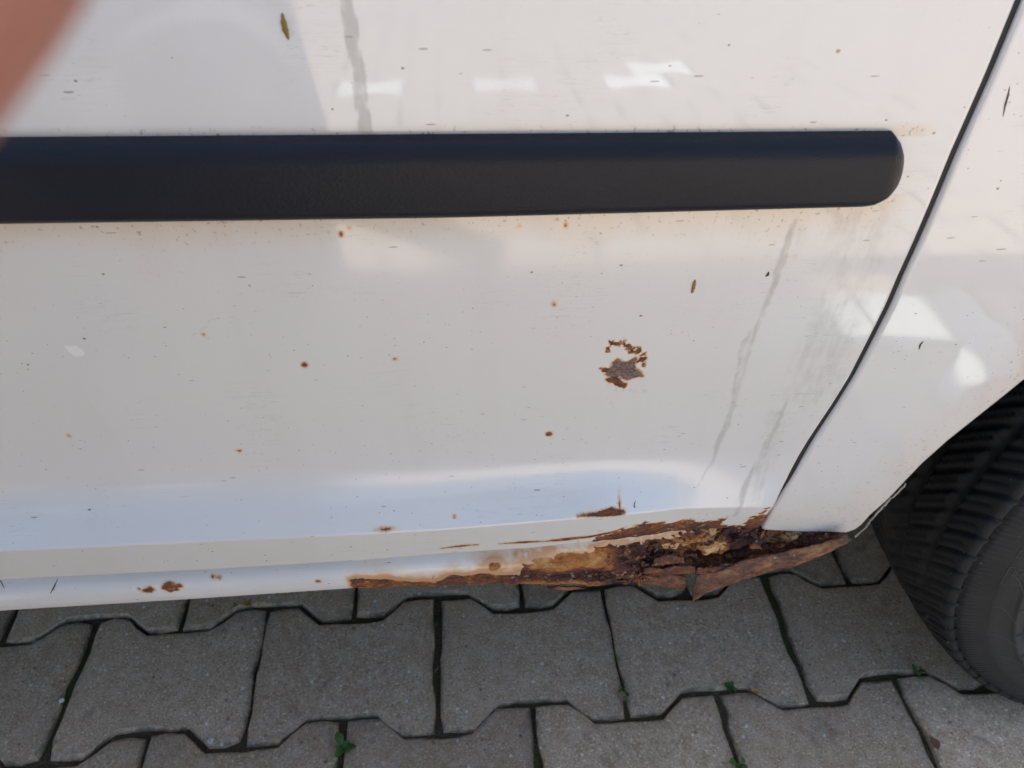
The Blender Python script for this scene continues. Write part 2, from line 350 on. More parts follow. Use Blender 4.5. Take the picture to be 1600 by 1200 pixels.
def stone_mesh(seed,mat):
    r=random.Random(seed+99); O=stone_outline(seed); n=len(O); V=[];F=[];E=[]
    for q in range(r.randrange(2,5)):
        i=r.randrange(n); f=r.uniform(.010,.035); O[i]=(O[i][0]*(1-f*.6),O[i][1]*(1-f))
    def inset(d): return [(x*(1-d/.1),y*(1-d/.07)) for x,y in O]
    for z,d,e in((-.028,0,1),(-.0046,0,1),(-.0014,.0012,.9),(0,.0042,.35)):
        for (x,y) in inset(d): V.append((x,y,z+(r.gauss(0,.0004) if z>-.01 else 0))); E.append(e)
    for k in range(3):
        for i in range(n): F.append((k*n+i,k*n+(i+1)%n,(k+1)*n+(i+1)%n,(k+1)*n+i))
    for (x,y) in inset(.014): V.append((x,y,.0004)); E.append(0)
    for i in range(n): F.append((3*n+i,3*n+(i+1)%n,4*n+(i+1)%n,4*n+i))
    F.append(tuple(range(4*n,5*n)))
    me=mesh('paving_stone',V,F); attr(me,'edge',E); me.materials.append(mat); return me
pav=empty('pavement',(0,0,0)); tag(pav,kind='structure')
SM=[stone_mesh(i,M['stone']) for i in range(9)]; WM=[stone_mesh(40,M['white_stone'])]
def stone_pose(i,j):
    r=random.Random(i*7919+j*104729); x=i*.2+(.1 if j%2==0 else 0); y=.07+.14*j
    return r,x+r.gauss(0,.0009),y+r.gauss(0,.0009),r.gauss(0,.0011)
WHITE={(-3,-15),(-1,-15),(1,-15),(3,-15),(3,-16),(-5,-20),(-6,-24),(-6,-26),(3,-5),(4,-5)}  # last two stones added to brighten the sun patch mirrored in the quarter panel
def in_near(i,j): return -6<=j<=6 and -7<=i<=12
cnt=0
for j in range(-6,7):
    for i in range(-7,13):
        r,x,y,z=stone_pose(i,j)
        me=WM[0] if (i,j) in WHITE else SM[r.randrange(9)]
        o=bpy.data.objects.new('paving_stone',me); C.objects.link(o); o.parent=pav; o.location=(x,y,z)
        o.rotation_euler=(r.gauss(0,.004),r.gauss(0,.003),r.choice((0,math.pi))+r.gauss(0,.004)); cnt+=1
def far_stones():
    a=L/2-.003; f=Wf/2-.003; w_=Ww/2-.003
    b=np.array([(-a,-f),(-.0625,-f),(-.0375,-w_),(.0375,-w_),(.0625,-f),(a,-f),(a,f),(.0625,f),(.0375,w_),(-.0375,w_),(-.0625,f),(-a,f)])
    n=12; T=np.vstack([np.c_[b,np.full(n,-.02)],np.c_[b,np.full(n,-.003)],np.c_[b*[.965,.955],np.zeros(n)]])
    V=[];F=[];c=0
    for (i,j) in WHITE:
        if in_near(i,j): continue
        r,x,y,z=stone_pose(i,j); o=bpy.data.objects.new('paving_stone',WM[0]); C.objects.link(o); o.parent=pav; o.location=(x,y,z); o['label']='white marker stone of the parking bay line'
    for j in range(-42,30):
        for i in range(-30,31):
            if in_near(i,j) or (i,j) in WHITE: continue
            r,x,y,z=stone_pose(i,j); V.append(T+[x,y,z])
            for k in range(2):
                for q in range(n): F.append((c+k*n+q,c+k*n+(q+1)%n,c+(k+1)*n+(q+1)%n,c+(k+1)*n+q))
            F.append(tuple(range(c+2*n,c+3*n))); c+=3*n
    me=mesh('paving_stones',np.vstack(V),F); o=link('paving_stones',me,M['stone_far'],pav,smooth=False); o['kind']='stuff'
far_stones()
def soil():
    xs=np.arange(-1.0,1.25,.0035);ys=np.arange(-.55,.75,.0035); X,Y=np.meshgrid(xs,ys,indexing='ij')
    Z=-.0036+.007*(fbm(X*60,Y*60,s=3)-.5)+.013*(fbm(X*14,Y*14,s=8)-.47)
    Z=-.0042-.0035*np.log1p(np.exp((-Z-.0042)/.0035))
    o=link('joint_soil',np_mesh('joint_soil',np.stack([X,Y,Z],-1).reshape(-1,3),grid_idx(*X.shape,flip=True)),M['soil']); o['kind']='stuff'; tag(o,'dark mossy soil filling the joints between paving stones','soil')
    V=[(-6.2,-6,-.016),(6.2,-6,-.016),(6.2,4.4,-.016),(-6.2,4.4,-.016)]
    o=link('bedding_sand',mesh('bedding_sand',V,[(0,1,2,3)]),M['soil'],smooth=False); o['kind']='structure'
soil()
# ------------------------------------------------------------------ the van
van=empty('parked_van',(0,.75,0)); tag(van,'white van parked on paving, dented lower side rusted through along the sill','van')
GAP=[(0.2744,0.7333),(0.2738,0.7012),(0.2736,0.6724),(0.2725,0.6404),(0.2727,0.6140),(0.2727,0.5939),(0.2723,0.5744),(0.2727,0.5545),(0.2717,0.5329),(0.2703,0.5041),(0.2673,0.4806),(0.2623,0.4511),(0.2573,0.4157),(0.2510,0.3826),(0.2486,0.3617)]
GAP=sorted([(z,x) for x,z in GAP])
GZ=np.array([g[0] for g in GAP]);GX=np.array([g[1] for g in GAP])
def gapx(z):
    z=np.asarray(z,float); x=np.interp(z,GZ,GX); k=(GX[-1]-GX[-3])/(GZ[-1]-GZ[-3])
    return np.where(z>GZ[-1],GX[-1]+.13*(1-np.exp(-(z-GZ[-1])*k/.13)),x)
DOOR_X0,DOOR_TOP=-.88,.95
def edge_roll(P,N,depth=.016,r=.0022):
    """rows that roll a sheet edge inward; P edge points, N outward direction in the x-z plane"""
    rows=[]
    for a in(30,60,90):
        c=math.radians(a); rows.append(P+N*(r*math.sin(c))[...,None] if False else P+N*(r*math.sin(c))+np.array([0,r*(1-math.cos(c)),0]))
    rows.append(P+N*r+np.array([0,depth,0])); return rows
def spot_field(x,z,spots):                          # sd of a set of ragged spots
    d=np.full(x.shape,1.)
    for k,(sx,sz,rx,rz) in enumerate([s[:4] for s in spots]):
        m=(abs(x-sx)<rx+.03)&(abs(z-sz)<rz+.03)
        if not m.any(): continue
        dx=(x[m]-sx)/rx;dz=(z[m]-sz)/rz; q=np.hypot(dx,dz); a=np.arctan2(dz,dx)
        wob=.75+.5*vnoise(np.cos(a)*1.6+k*5,np.sin(a)*1.6,s=k)
        d[m]=np.minimum(d[m],(q-wob)*min(rx,rz))
    return d
def door_fields(X,Z):
    x=X.ravel();z=Z.ravel(); zs=np.zeros_like(x)
    spots=[(-0.0323,0.5344,0.0015,0.0016),(-0.0013,0.6116,0.0008,0.0010),(0.0029,0.6146,0.0004,0.0005),(0.1001,0.6115,0.0007,0.0008),(0.0975,0.4697,0.0019,0.0020),(0.0144,0.5353,0.0005,0.0004),(0.0966,0.5664,0.0008,0.0010),(-0.0040,0.4130,0.0031,0.0008),(-0.1689,0.4902,0.0005,0.0008),(-0.0821,0.4703,0.0011,0.0008),(0.0790,0.6121,0.0003,0.0004),(0.0387,0.4170,0.0006,0.0005),(-0.0770,0.5577,0.0003,0.0004),(0.1417,0.4186,0.0004,0.0017)]
    sd=spot_field(x,z,spots)
    # dark rust along the crease, and the eaten hem
    sd=np.minimum(sd,line_w(x,z,[(0.1151,0.4148),(0.1279,0.4150),(0.1360,0.4152),(0.1438,0.4142)],[.0004,.0012,.0024,.0012]))
    sd=np.minimum(sd,line_w(x,z,[(0.0289,0.3884),(0.0413,0.3900),(0.0527,0.3901)],[.0002,.0010,.0002]))
    sd=np.minimum(sd,line_w(x,z,[(0.0658,0.3892),(0.0823,0.3894),(0.0948,0.3886),(0.1072,0.3894),(0.1258,0.3909),(0.1402,0.3936),(0.1461,0.3968)],[.0002,.0012,.0003,.0016,.0010,.0012,.0004]))
    hem=[(0.1281,0.3889),(0.1423,0.3939),(0.1503,0.3973),(0.1605,0.4006),(0.1770,0.3922),(0.1868,0.3937),(0.2023,0.3871),(0.2104,0.3869),(0.2188,0.3876),(0.2164,0.3803),(0.2285,0.3718),(0.2325,0.3741),(0.2322,0.3806),(0.2396,0.3821),(0.2453,0.3894),(0.2562,0.3446),(0.1294,0.3732)]
    q=poly_sd(x,z,hem); hemd=q; q=q+.010*(fbm(x*110,z*260,s=5,o=5)-.5)+.004*(fbm(x*420,z*700,s=15,o=2)-.5)
    sd=np.minimum(sd,q)
    # ring of flecks over the bare patch
    ring=[(0.1270,0.5332),(0.1264,0.5359),(0.1285,0.5389),(0.1321,0.5374),(0.1354,0.5380),(0.1386,0.5342),(0.1416,0.5322),(0.1439,0.5330),(0.1453,0.5301),(0.1452,0.5250),(0.1469,0.5225)]
    q=poly_d(x,z,ring)-.0014+.0075*(fbm(x*420,z*420,s=11,o=3)-.47); m=poly_d(x,z,ring)<.012
    sd=np.where(m,np.minimum(sd,q),sd)
    low=[(0.1289,0.5126),(0.1323,0.5114),(0.1361,0.5086),(0.1384,0.5075),(0.1260,0.5211)]
    q=poly_d(x,z,low)-.0012+.008*(fbm(x*260,z*260,s=17,o=3)-.5); m=poly_d(x,z,low)<.01
    sd=np.where(m,np.minimum(sd,q),sd)
    scab=[(0.1268,0.5162),(0.1298,0.5222),(0.1299,0.5246),(0.1324,0.5273),(0.1347,0.5252),(0.1376,0.5241),(0.1421,0.5275),(0.1429,0.5265),(0.1419,0.5233),(0.1427,0.5199),(0.1463,0.5168),(0.1478,0.5133),(0.1449,0.5135),(0.1412,0.5118),(0.1391,0.5114),(0.1345,0.5142),(0.1305,0.5145)]
    ssd=poly_sd(x,z,scab); sd=np.minimum(sd,np.abs(ssd)-.0004)
    rust=np.clip(.02-sd,0,.04); sc_=np.clip(.02-ssd,0,.04)
    # run marks
    g=zs.copy()
    def run(P,W,a,soft=.0012):
        d=line_w(x+.0018*(vnoise(z*60,zs,s=2)-.5)+.0014*(vnoise(z*260,x*120,s=4)-.5),z,P,[q*1.45 for q in W])+.0016*(fbm(x*240,z*120,s=6)-.5); 
        return a*np.clip(.5-d/(2*soft),0,1)*np.clip(.25+1.25*fbm(x*420,z*45,s=8),0,1.1)
    A=[(0.2080,0.6089),(0.2074,0.5985),(0.2080,0.5888),(0.2065,0.5705),(0.2054,0.5465),(0.2023,0.5300),(0.2043,0.5132),(0.2044,0.4875),(0.2040,0.4712),(0.2009,0.4372),(0.1943,0.4194)]
    g=np.maximum(g,run(A,[.0010,.0018,.0018,.0010,.0016,.0028,.0022,.0013,.0016,.0014,.0004],.85))
    B=[(0.2362,0.4851),(0.2329,0.4411),(0.2272,0.4134),(0.2227,0.3880)]
    g=np.maximum(g,run(B,[.0010,.0018,.0018,.0012],.85))
    for P,W,a in(([(0.2404,0.6057),(0.2457,0.5560),(0.2487,0.4948)],.011,.48),([(0.2128,0.6103),(0.2121,0.5994),(0.2133,0.5892)],.0008,.8),([(0.2340,0.4743),(0.2359,0.4227),(0.2352,0.4016)],.005,.5),([(0.2605,0.5191),(0.2623,0.4777),(0.2593,0.4495)],.006,.34)):
        g=np.maximum(g,run(P,[W]*len(P),a,.005))
    T=[(0.0165,0.7314),(0.0151,0.7075),(0.0155,0.6988),(0.0154,0.6886),(0.0159,0.6778),(0.0160,0.6678),(0.0163,0.6567)]
    g=np.maximum(g,run(T,[.0014,.0016,.0019,.0017,.0018,.0019,.0016],1.35,.0005))
    # fingermark greys under the bare patch
    for P,a in(([(0.1290,0.5077),(0.1384,0.5039),(0.1515,0.5009)],.75),([(0.1335,0.5063),(0.1328,0.4982),(0.1326,0.4899)],.6)):
        d=poly_d(x,z,P); g=np.maximum(g,a*np.clip(1-d/.0035,0,1)*(fbm(x*500,z*300,s=21)>.5))
    for P in ([(-0.0549,0.5813),(-0.0456,0.5826),(-0.0367,0.5829)],[(-0.0738,0.5669),(-0.0661,0.5672),(-0.0595,0.5680)],[(-0.1341,0.5085),(-0.1202,0.5148),(-0.1115,0.5161)],[(0.0429,0.4205),(0.0664,0.4175),(0.0940,0.4154)],[(-0.0827,0.5572),(-0.0732,0.5636),(-0.0697,0.5706)]):
        g=np.maximum(g,.6*np.clip(1-poly_d(x,z,P)/.0012,0,1)*(fbm(x*300,z*500,s=31)>.42))
    # dirt held along the strip
    zt=pinterp(x,STRIP_T);zb=pinterp(x,STRIP_B); n=fbm(x*45,z*20,s=41)
    tan=np.clip(1-(zb-z)/(.012+.012*n),0,1)*(z<zb+.004)*.75+np.clip(1-(z-zt)/.004,0,1)*(z>zt-.003)*.9
    tan=tan*sstep(.262,.250,x); tan=tan+.35*np.clip(1-(zb-z)/.06,0,1)*(z<zb)*n*n
    # chalky chip
    cream=zs*0
    chip=poly_sd(x,z,[(-0.1452,0.5558),(-0.1427,0.5544),(-0.1396,0.5546),(-0.1376,0.5520),(-0.1369,0.5490),(-0.1394,0.5474),(-0.1430,0.5476),(-0.1442,0.5507)]); chalk=np.clip(.5-chip/.0016,0,1)
    return dict(rust=rust,scab=sc_,grime=np.clip(g,0,1),tan=np.clip(tan,0,1),cream=cream,chalk=chalk,stain=np.clip(1-hemd/.006,0,1)*.75*(fbm(x*70,z*160,s=45)),tone=np.where(hemd<.01,-.12+1.0*(fbm(x*60,z*120,s=47)-.5),0*x))
STRIP_T=[(-0.3327,0.6666),(-0.1267,0.6613),(0.0492,0.6564),(0.2413,0.6511)]
STRIP_B=[(-0.3590,0.6307),(-0.1399,0.6255),(0.0470,0.6200),(0.2352,0.6171)]
def make_door():
    # rows from the bottom of the hem to the belt, each row a height rule
    dense=np.arange(0,1,1/330.)
    nz_low=26; nled=60
    cols=np.unique(np.concatenate([np.linspace(DOOR_X0,-.34,40),np.linspace(-.34,.5,700)]))
    rows=[]
    u=(cols-DOOR_X0)/(cols[-1]-DOOR_X0)              # 0..1 along the row
    def row(zfun):
        z=zfun(cols); 
        xg=None; X=cols.copy()
        z0=float(zfun(np.array([.28]))[0]); xr=float(gapx(z0))
        for _ in range(4): z0=float(zfun(np.array([xr]))[0]); xr=float(gapx(z0))
        xr-=.0036+.0008*float(sstep(.50,.40,z0))
        # keep columns up to the gap, squeeze the rest
        X=np.where(cols<.10,cols,.10+(cols-.10)*(xr-.10)/(cols[-1]-.10)); Z=zfun(X)
        return np.stack([X,door_y(X,Z),Z],-1)
    zh=lambda x:pinterp(x,HEM)+.0022; zc=lambda x:pinterp(x,CREASE); zl=lambda x:pinterp(x,LEDGE)+.014
    for t in np.linspace(0,1,30)[:-1]: rows.append(row(lambda x:zh(x)+(zc(x)-zh(x))*t))
    for t in np.linspace(0,1,44)[:-1]: rows.append(row(lambda x:zc(x)+(zl(x)-zc(x))*t))
    for z in np.concatenate([np.linspace(0,1,330)[:-1]*.31,.31+np.linspace(0,1,20)*(DOOR_TOP-.75)]): rows.append(row(lambda x:zl(x)+z))
    P=np.array(rows); n,m=P.shape[:2]
    f=door_fields(P[...,0],P[...,2])
    # the bare patch and the eaten hem sit a touch below the paint film, the hem bulges
    r=np.clip((f['rust']-.02)/.004,0,1).reshape(n,m); P[...,1]-=r*.0016*(fbm(P[...,0]*140,P[...,2]*200,s=61)-.35)*(P[...,2]<.41)
    V=[P.reshape(-1,3)];Q=[grid_idx(n,m)];off=n*m
    A={k:[v.ravel()] for k,v in f.items()}
    def strip(Pe,N,copyidx):
        nonlocal off
        rs=[Pe]+edge_roll(Pe,N); S=np.array(rs); V.append(S.reshape(-1,3)); Q.append(grid_idx(*S.shape[:2],off)); Q.append(grid_idx(*S.shape[:2],off,True)) if False else None
        off+=S.shape[0]*S.shape[1]
        for k in A: A[k].append(np.tile(f[k].reshape(n,m)[copyidx].ravel(),len(rs)))
    strip(P[0],np.array([0,0,-1.]),(0,slice(None)))
    Pe=P[:,-1]; T=np.gradient(Pe,axis=0); N=np.stack([T[:,2],0*T[:,0],-T[:,0]],-1); N/=np.linalg.norm(N,axis=1)[:,None]
    strip(Pe,N,(slice(None),-1))
    strip(P[:,0],np.tile(np.array([-1.,0,0]),(n,1)),(slice(None),0))
    me=np_mesh('sliding_door',np.vstack(V),np.vstack(Q))
    for k in A: attr(me,k,np.concatenate(A[k]))
    return link('sliding_door',me,M['paint'],van)
door=make_door(); door['label']='white sliding door with rust spots, run marks and a rusted hem'
def make_strip():
    # rubbing strip: D-shaped section swept along the door, rounded tail
    xe=[(0.2490,0.6366)][0][0]; x0=DOOR_X0+.012
    top=lambda x:pinterp(x,STRIP_T); bot=lambda x:pinterp(x,STRIP_B)
    tail=[(0.2302,0.6541),(0.2353,0.6531),(0.2397,0.6508),(0.2431,0.6475),(0.2463,0.6428),(0.2483,0.6381),(0.2492,0.6330),(0.2490,0.6278),(0.2473,0.6235),(0.2438,0.6199),(0.2386,0.6176),(0.2322,0.6169)]
    tx=np.array([t[0] for t in tail]);tz=np.array([t[1] for t in tail]); k=int(np.argmax(tx))
    up_x,up_z=tx[:k+1],tz[:k+1]; lo_x,lo_z=tx[k:],tz[k:]
    xs=np.concatenate([np.linspace(x0,.1,120),np.linspace(.1,tx.min(),60)[1:],tx.min()+(tx.max()-tx.min())*np.sin(np.linspace(0,1,46)[1:]*math.pi/2)])
    m=64; P=np.zeros((len(xs),m,3))
    for i,x in enumerate(xs):
        zt=float(top(x)); zb=float(bot(x))
        if x>up_x[0]: zt=min(zt,float(np.interp(x,up_x,up_z)))
        if x>lo_x[-1]: zb=max(zb,float(np.interp(x,lo_x[::-1],lo_z[::-1])))
        zt=max(zt,zb+1e-5); h=zt-zb
        endf=np.sqrt(np.clip((xs[-1]-x)/.011,0,1)*(2-np.clip((xs[-1]-x)/.011,0,1)))
        for j in range(m):
            t=j/(m-1); z=zt-h*t
            d=min(t*h/.0095,1); e=min((1-t)*h/.006,1)
            prof=.0088*math.sqrt(max(0,1-(1-d)**2))*math.sqrt(max(0,1-(1-e)**2))
            prof*=.90+.10*math.sin(math.pi*t)
            prof=max(prof*endf,0)
            zz=z; P[i,j]=(x,float(door_y(x,zz))-.0003-prof-.0012*min(1,endf*3)*(0<j<m-1),zz)
    o=link('rubbing_strip',np_mesh('rubbing_strip',P.reshape(-1,3),grid_idx(*P.shape[:2],flip=False)),M['trim'],door); o['label']='black grained plastic rubbing strip with rounded end'
make_strip()
ARCH=(.762,.33,.437)
AR=[(0.3727,0.4986),(0.3646,0.4821),(0.3560,0.4653),(0.3469,0.4476),(0.3383,0.4266),(0.3330,0.4084)]+[(0.3278,0.3900),(0.3216,0.3749),(0.3190,0.3646),(0.3164,0.3598),(0.3118,0.3567)]
QB=[(0.2479,0.3648),(0.2531,0.3621),(0.2817,0.3570),(0.3127,0.3553)]
def make_quarter():
    az=np.array([a[1] for a in AR][::-1]);ax=np.array([a[0] for a in AR][::-1])
    cx,cz,r=ARCH; ztop=cz+r; zj=az[-1]; xj=ax[-1]
    # arc that carries on from the traced lip to the top of the opening
    rr=math.hypot(xj-cx,zj-cz)
    def xr(z):
        z=np.asarray(z,float); c=cx-np.sqrt(np.clip(rr*rr-(z-cz)**2,0,None))
        return np.where(z>zj,c,np.interp(z,az,ax))
    zt=cz+rr
    V=[];Q=[];off=0
    def add(P,flip=False):
        nonlocal off
        V.append(P.reshape(-1,3)); Q.append(grid_idx(P.shape[0],P.shape[1],off,flip)); off+=P.shape[0]*P.shape[1]
    zb=pinterp
    zs=np.concatenate([az[0]+(zj-az[0])*np.linspace(0,1,90)[:-1]**1.3,zj+(zt-zj)*np.sin(np.linspace(0,1,60)*math.pi/2)])
    us=np.linspace(0,1,120); P=[]
    z0=az[0]
    for z in zs:
        w_=max(0,1-(z-z0)/.03); b=lambda x:w_*(pinterp(x,QB)-z0)
        xl=float(gapx(z))+.0036; xx=xl+(float(xr(z))-xl)*us; zz=z+b(xx); xx=np.where(us==0,gapx(zz)+.0036,xx); P.append(np.stack([xx,quarter_y(xx,zz),zz],-1))
    P=np.array(P); add(P)
    # lip of the arch rolls in, so do the bottom and the gap edge
    Pe=P[:,-1]; T=np.gradient(Pe,axis=0); N=np.stack([T[:,2],0*T[:,0],-T[:,0]],-1); N/=np.linalg.norm(N,axis=1)[:,None]
    add(np.array([Pe]+edge_roll(Pe,N,.022,.0025)))
    Pe=P[0]; add(np.array([Pe]+edge_roll(Pe,np.array([0,0,-1.]),.018)))
    Pe=P[:,0]; T=np.gradient(Pe,axis=0); N=-np.stack([T[:,2],0*T[:,0],-T[:,0]],-1); N/=np.linalg.norm(N,axis=1)[:,None]
    add(np.array([Pe]+edge_roll(Pe,N,.016)))
    # above the opening and behind the wheel
    P=[]
    for z in np.linspace(zt,DOOR_TOP,40):
        xl=float(gapx(z))+.0036; xx=xl+(1.42-xl)*np.linspace(0,1,80); P.append(np.stack([xx,quarter_y(xx,z),xx*0+z],-1))
    P=np.array(P); add(P); Pe=P[:,0]; add(np.array([Pe]+edge_roll(Pe,np.array([-1.,0,0]),.016)))
    P=[]
    for z in .30+(zt-.30)*np.sin(np.linspace(0,1,60)*math.pi/2):
        xl=cx+math.sqrt(max(0,rr*rr-(z-cz)**2)); xx=xl+(1.42-xl)*np.linspace(0,1,40); P.append(np.stack([xx,quarter_y(xx,z),xx*0+z],-1))
    P=np.array(P); add(P); Pe=P[:,0]; T=np.gradient(Pe,axis=0); N=-np.stack([T[:,2],0*T[:,0],-T[:,0]],-1); N/=(np.linalg.norm(N,axis=1)[:,None]+1e-9); add(np.array([Pe]+edge_roll(Pe,N,.022,.0025)))
    VV=np.vstack(V); me=np_mesh('quarter_panel',VV,np.vstack(Q))
    x,z=VV[:,0],VV[:,2]
    sd=spot_field(x,z,[(0.2602,0.3569,0.0047,0.0022),(0.2749,0.3533,0.0033,0.0023),(0.2661,0.3556,0.0075,0.0015)])
    attr(me,'rust',np.clip(.02-sd,0,.04))
    # tyre spray along the lip
    ra=np.hypot(x-cx,z-cz); attr(me,'tan',.55*np.clip(1-(ra-rr)/.05,0,1)*(.3+fbm(x*30,z*30,s=71))*(z<zt+.02)+.3*np.clip(1-(z-.375)/.03,0,1))
    o=link('quarter_panel',me,M['paint'],van); o['label']='white rear quarter panel in front of the wheel opening'; return o
quarter=make_quarter()
def seal():
    zs=np.linspace(.372,.93,160); x=gapx(zs); T=np.gradient(np.stack([x,zs],-1),axis=0); T/=np.linalg.norm(T,axis=1)[:,None]; n=np.stack([T[:,1],-T[:,0]],-1)
    P=[]
    for o_,d in((-.008,.012),(-.0035,.0034),(0,.0020),(.0030,.0018),(.0042,.006)):
        X=x+n[:,0]*o_; Z=zs+n[:,1]*o_; P.append(np.stack([X,np.maximum(door_y(X,Z),quarter_y(X,Z))+d,Z],-1))
    P=np.array(P); link('door_seal',np_mesh('door_seal',P.reshape(-1,3),grid_idx(*P.shape[:2])),M['dark'],van)
seal()
# ---- sill
SB=[(-0.5596,0.3300),(-0.2714,0.3367),(-0.1448,0.3359),(-0.0363,0.3362),(0.0297,0.3323),(0.0975,0.3235)]+[(0.1452,0.3152),(0.2045,0.3148),(0.2634,0.3194),(0.2960,0.3238),(0.3145,0.3343),(0.3234,0.3440)]
SPY=np.array([[0,.014],[.14,.0085],[.22,.0035],[.30,-.0012],[.38,-.0052],[.45,-.0075],[.54,-.0088],[.66,-.0093],[.78,-.0086],[.88,-.005],[.95,.001],[1,.012]])
SPY2=np.array([[0,.004],[.10,-.004],[.22,-.0085],[.36,-.0105],[.52,-.0110],[.68,-.0100],[.80,-.0080],[.90,-.003],[.96,.003],[1,.012]])
def sill_y(x,z):
    zt=pinterp(x,HEM)+.004; zb=pinterp(x,SB); t=np.clip((zt-z)/(zt-zb),0,1)
    k=sstep(.06,.13,x); return -.0540+np.interp(t,SPY[:,0],SPY[:,1])*(1-k)+np.interp(t,SPY2[:,0],SPY2[:,1])*k+.015*sstep(.13,.27,x)
def make_sill():
    xs=np.concatenate([np.linspace(-.95,-.33,30),np.linspace(-.33,.02,200)[1:],np.linspace(.02,.31,430)[1:]])
    ts=np.linspace(0,1,110)
    zt=pinterp(xs,HEM)+.004;zb=pinterp(xs,SB); X=np.repeat(xs[:,None],len(ts),1); Z=zt[:,None]+(zb-zt)[:,None]*ts
    ys=np.interp(ts,SPY[:,0],SPY[:,1]); ker=np.ones(7)/7; ys=np.convolve(np.pad(ys,3,mode='edge'),ker,'valid')
    y2=np.convolve(np.pad(np.interp(ts,SPY2[:,0],SPY2[:,1]),3,mode='edge'),ker,'valid'); kk=sstep(.06,.13,xs)[:,None]; Y=-.0540+ys[None,:]*(1-kk)+y2[None,:]*kk+(.015*sstep(.13,.27,xs))[:,None]
    x,z=X,Z
    main=[(0.0800,0.3621),(0.0965,0.3660),(0.1397,0.3707),(0.1832,0.3725),(0.2452,0.3718),(0.3180,0.3615),(0.3260,0.3361),(0.2626,0.3155),(0.2059,0.2973),(0.1026,0.3099),(0.0247,0.3233),(0.0431,0.3299),(0.0612,0.3356),(0.0747,0.3395),(0.0694,0.3484),(0.0774,0.3550)]
    sd=poly_sd(x,z,main)+.014*(fbm(x*60,z*110,s=81,o=5)-.5)+.004*(fbm(x*380,z*500,s=82,o=2)-.5)
    hgt=(zt-zb)[:,None]; tt=ts[None,:]+0*x; xa,xb=[(-0.0337,0.3451),(0.0747,0.3325)][0][0],[(-0.0337,0.3451),(0.0747,0.3325)][1][0]
    t0=.56+.10*sstep(.2,.45,(x-xa)/(xb-xa))*(1-sstep(.5,.62,(x-xa)/(xb-xa)))+.10*(fbm(x*70,0*x,s=85)-.5)
    q=np.maximum((t0-tt)*hgt,np.maximum(xa-x+.004*(tt-.7),x-xb)); sd=np.minimum(sd,q+.002*(fbm(x*90,z*240,s=83)-.5))
    for (cx_,cz_),rx,rz in zip([(-0.1643,0.3596),(-0.1504,0.3602),(-0.1444,0.3609),(-0.0546,0.3573),(-0.1700,0.3610),(-0.1221,0.3649),(-0.1181,0.3645),(0.0630,0.3588),(0.0571,0.3498)],(.0035,.0050,.002,.0012,.0008,.001,.0008,.0042,.0040),(.0022,.0034,.0014,.001,.0008,.0008,.0006,.0028,.0014)):
        q=np.hypot((x-cx_)/rx,(z-cz_)/rz); a=np.arctan2(z-cz_,x-cx_); sd=np.minimum(sd,(q-.7-.6*vnoise(np.cos(a)*2+cx_*99,np.sin(a)*2,s=3))*min(rx,rz))
    rust=np.clip(.02-sd,0,.04)
    inn=sstep(-.001,.003,-sd)
    # blistering, then the cracks and the hole
    dx=sstep(.06,.15,x)
    bl=(fbm(x*80,z*150,s=91)-.5)*.007*inn*(.25+dx)
    rid=np.abs(fbm(x*120,z*210,s=95,o=3)-.5); crk=sstep(.05,.0,rid)*inn*sstep(.12,.17,x)*sstep(.40,.5,fbm(x*40,z*60,s=97))
    dep=crk*.006
    def crack(P,w0,d):
        nonlocal dep
        wob=.0026*(fbm(x*160,z*160,s=99)-.5)
        q=line_w(x,z+wob,P,w0); dep=np.maximum(dep,d*sstep(.0008,-.0008,q))
    crack([(0.1569,0.3522),(0.1675,0.3570),(0.1760,0.3604),(0.1903,0.3545),(0.2085,0.3533)],[.0003,.0006,.0009,.0010,.0008],.007)
    crack([(0.1649,0.3408),(0.1781,0.3446),(0.1987,0.3439),(0.2158,0.3374),(0.2379,0.3426),(0.2693,0.3468),(0.2959,0.3506),(0.3141,0.3517)],[.0006,.0012,.0014,.002,.002,.0014,.0008,.0004],.018)
    crack([(0.0981,0.3156),(0.1350,0.3218),(0.1506,0.3295),(0.1597,0.3309),(0.2002,0.3239)],[.0003,.0006,.0014,.0016,.0016],.016)
    crack([(0.1522,0.3542),(0.1654,0.3483),(0.1659,0.3361)],[.0003,.0006,.0005],.007)
    crack([(0.2037,0.3441),(0.2036,0.3302)],[.0005,.0005],.008)
    crack([(0.0747,0.3516),(0.0923,0.3548),(0.1064,0.3563),(0.1142,0.3583)],[.0002,.0004,.0004,.0002],.002)
    crack([(0.0880,0.3509),(0.0845,0.3422),(0.0769,0.3369)],[.0003,.0004,.0002],.002)
    hole=[(0.1931,0.3535),(0.2009,0.3556),(0.2058,0.3528),(0.2086,0.3473),(0.2180,0.3455),(0.2321,0.3485),(0.2478,0.3498),(0.2564,0.3526),(0.2606,0.3484),(0.2377,0.3434),(0.2154,0.3398),(0.1976,0.3417)]
    q=poly_sd(x,z,hole)+.003*(fbm(x*150,z*150,s=101)-.5); dep=np.maximum(dep,.030*sstep(.0012,-.0012,q))
    Y=Y-bl+dep
    Zd=Z+(fbm(x*60,z*30,s=103)-.5)*.006*inn*(ts[None,:]>.8)
    P=np.stack([X,Y,Zd],-1)
    Qi=grid_idx(*X.shape); df=dep.ravel(); Qi=Qi[df[Qi].min(1)<.0135]
    me=np_mesh('sill',P.reshape(-1,3),Qi)
    cream=np.zeros_like(x)
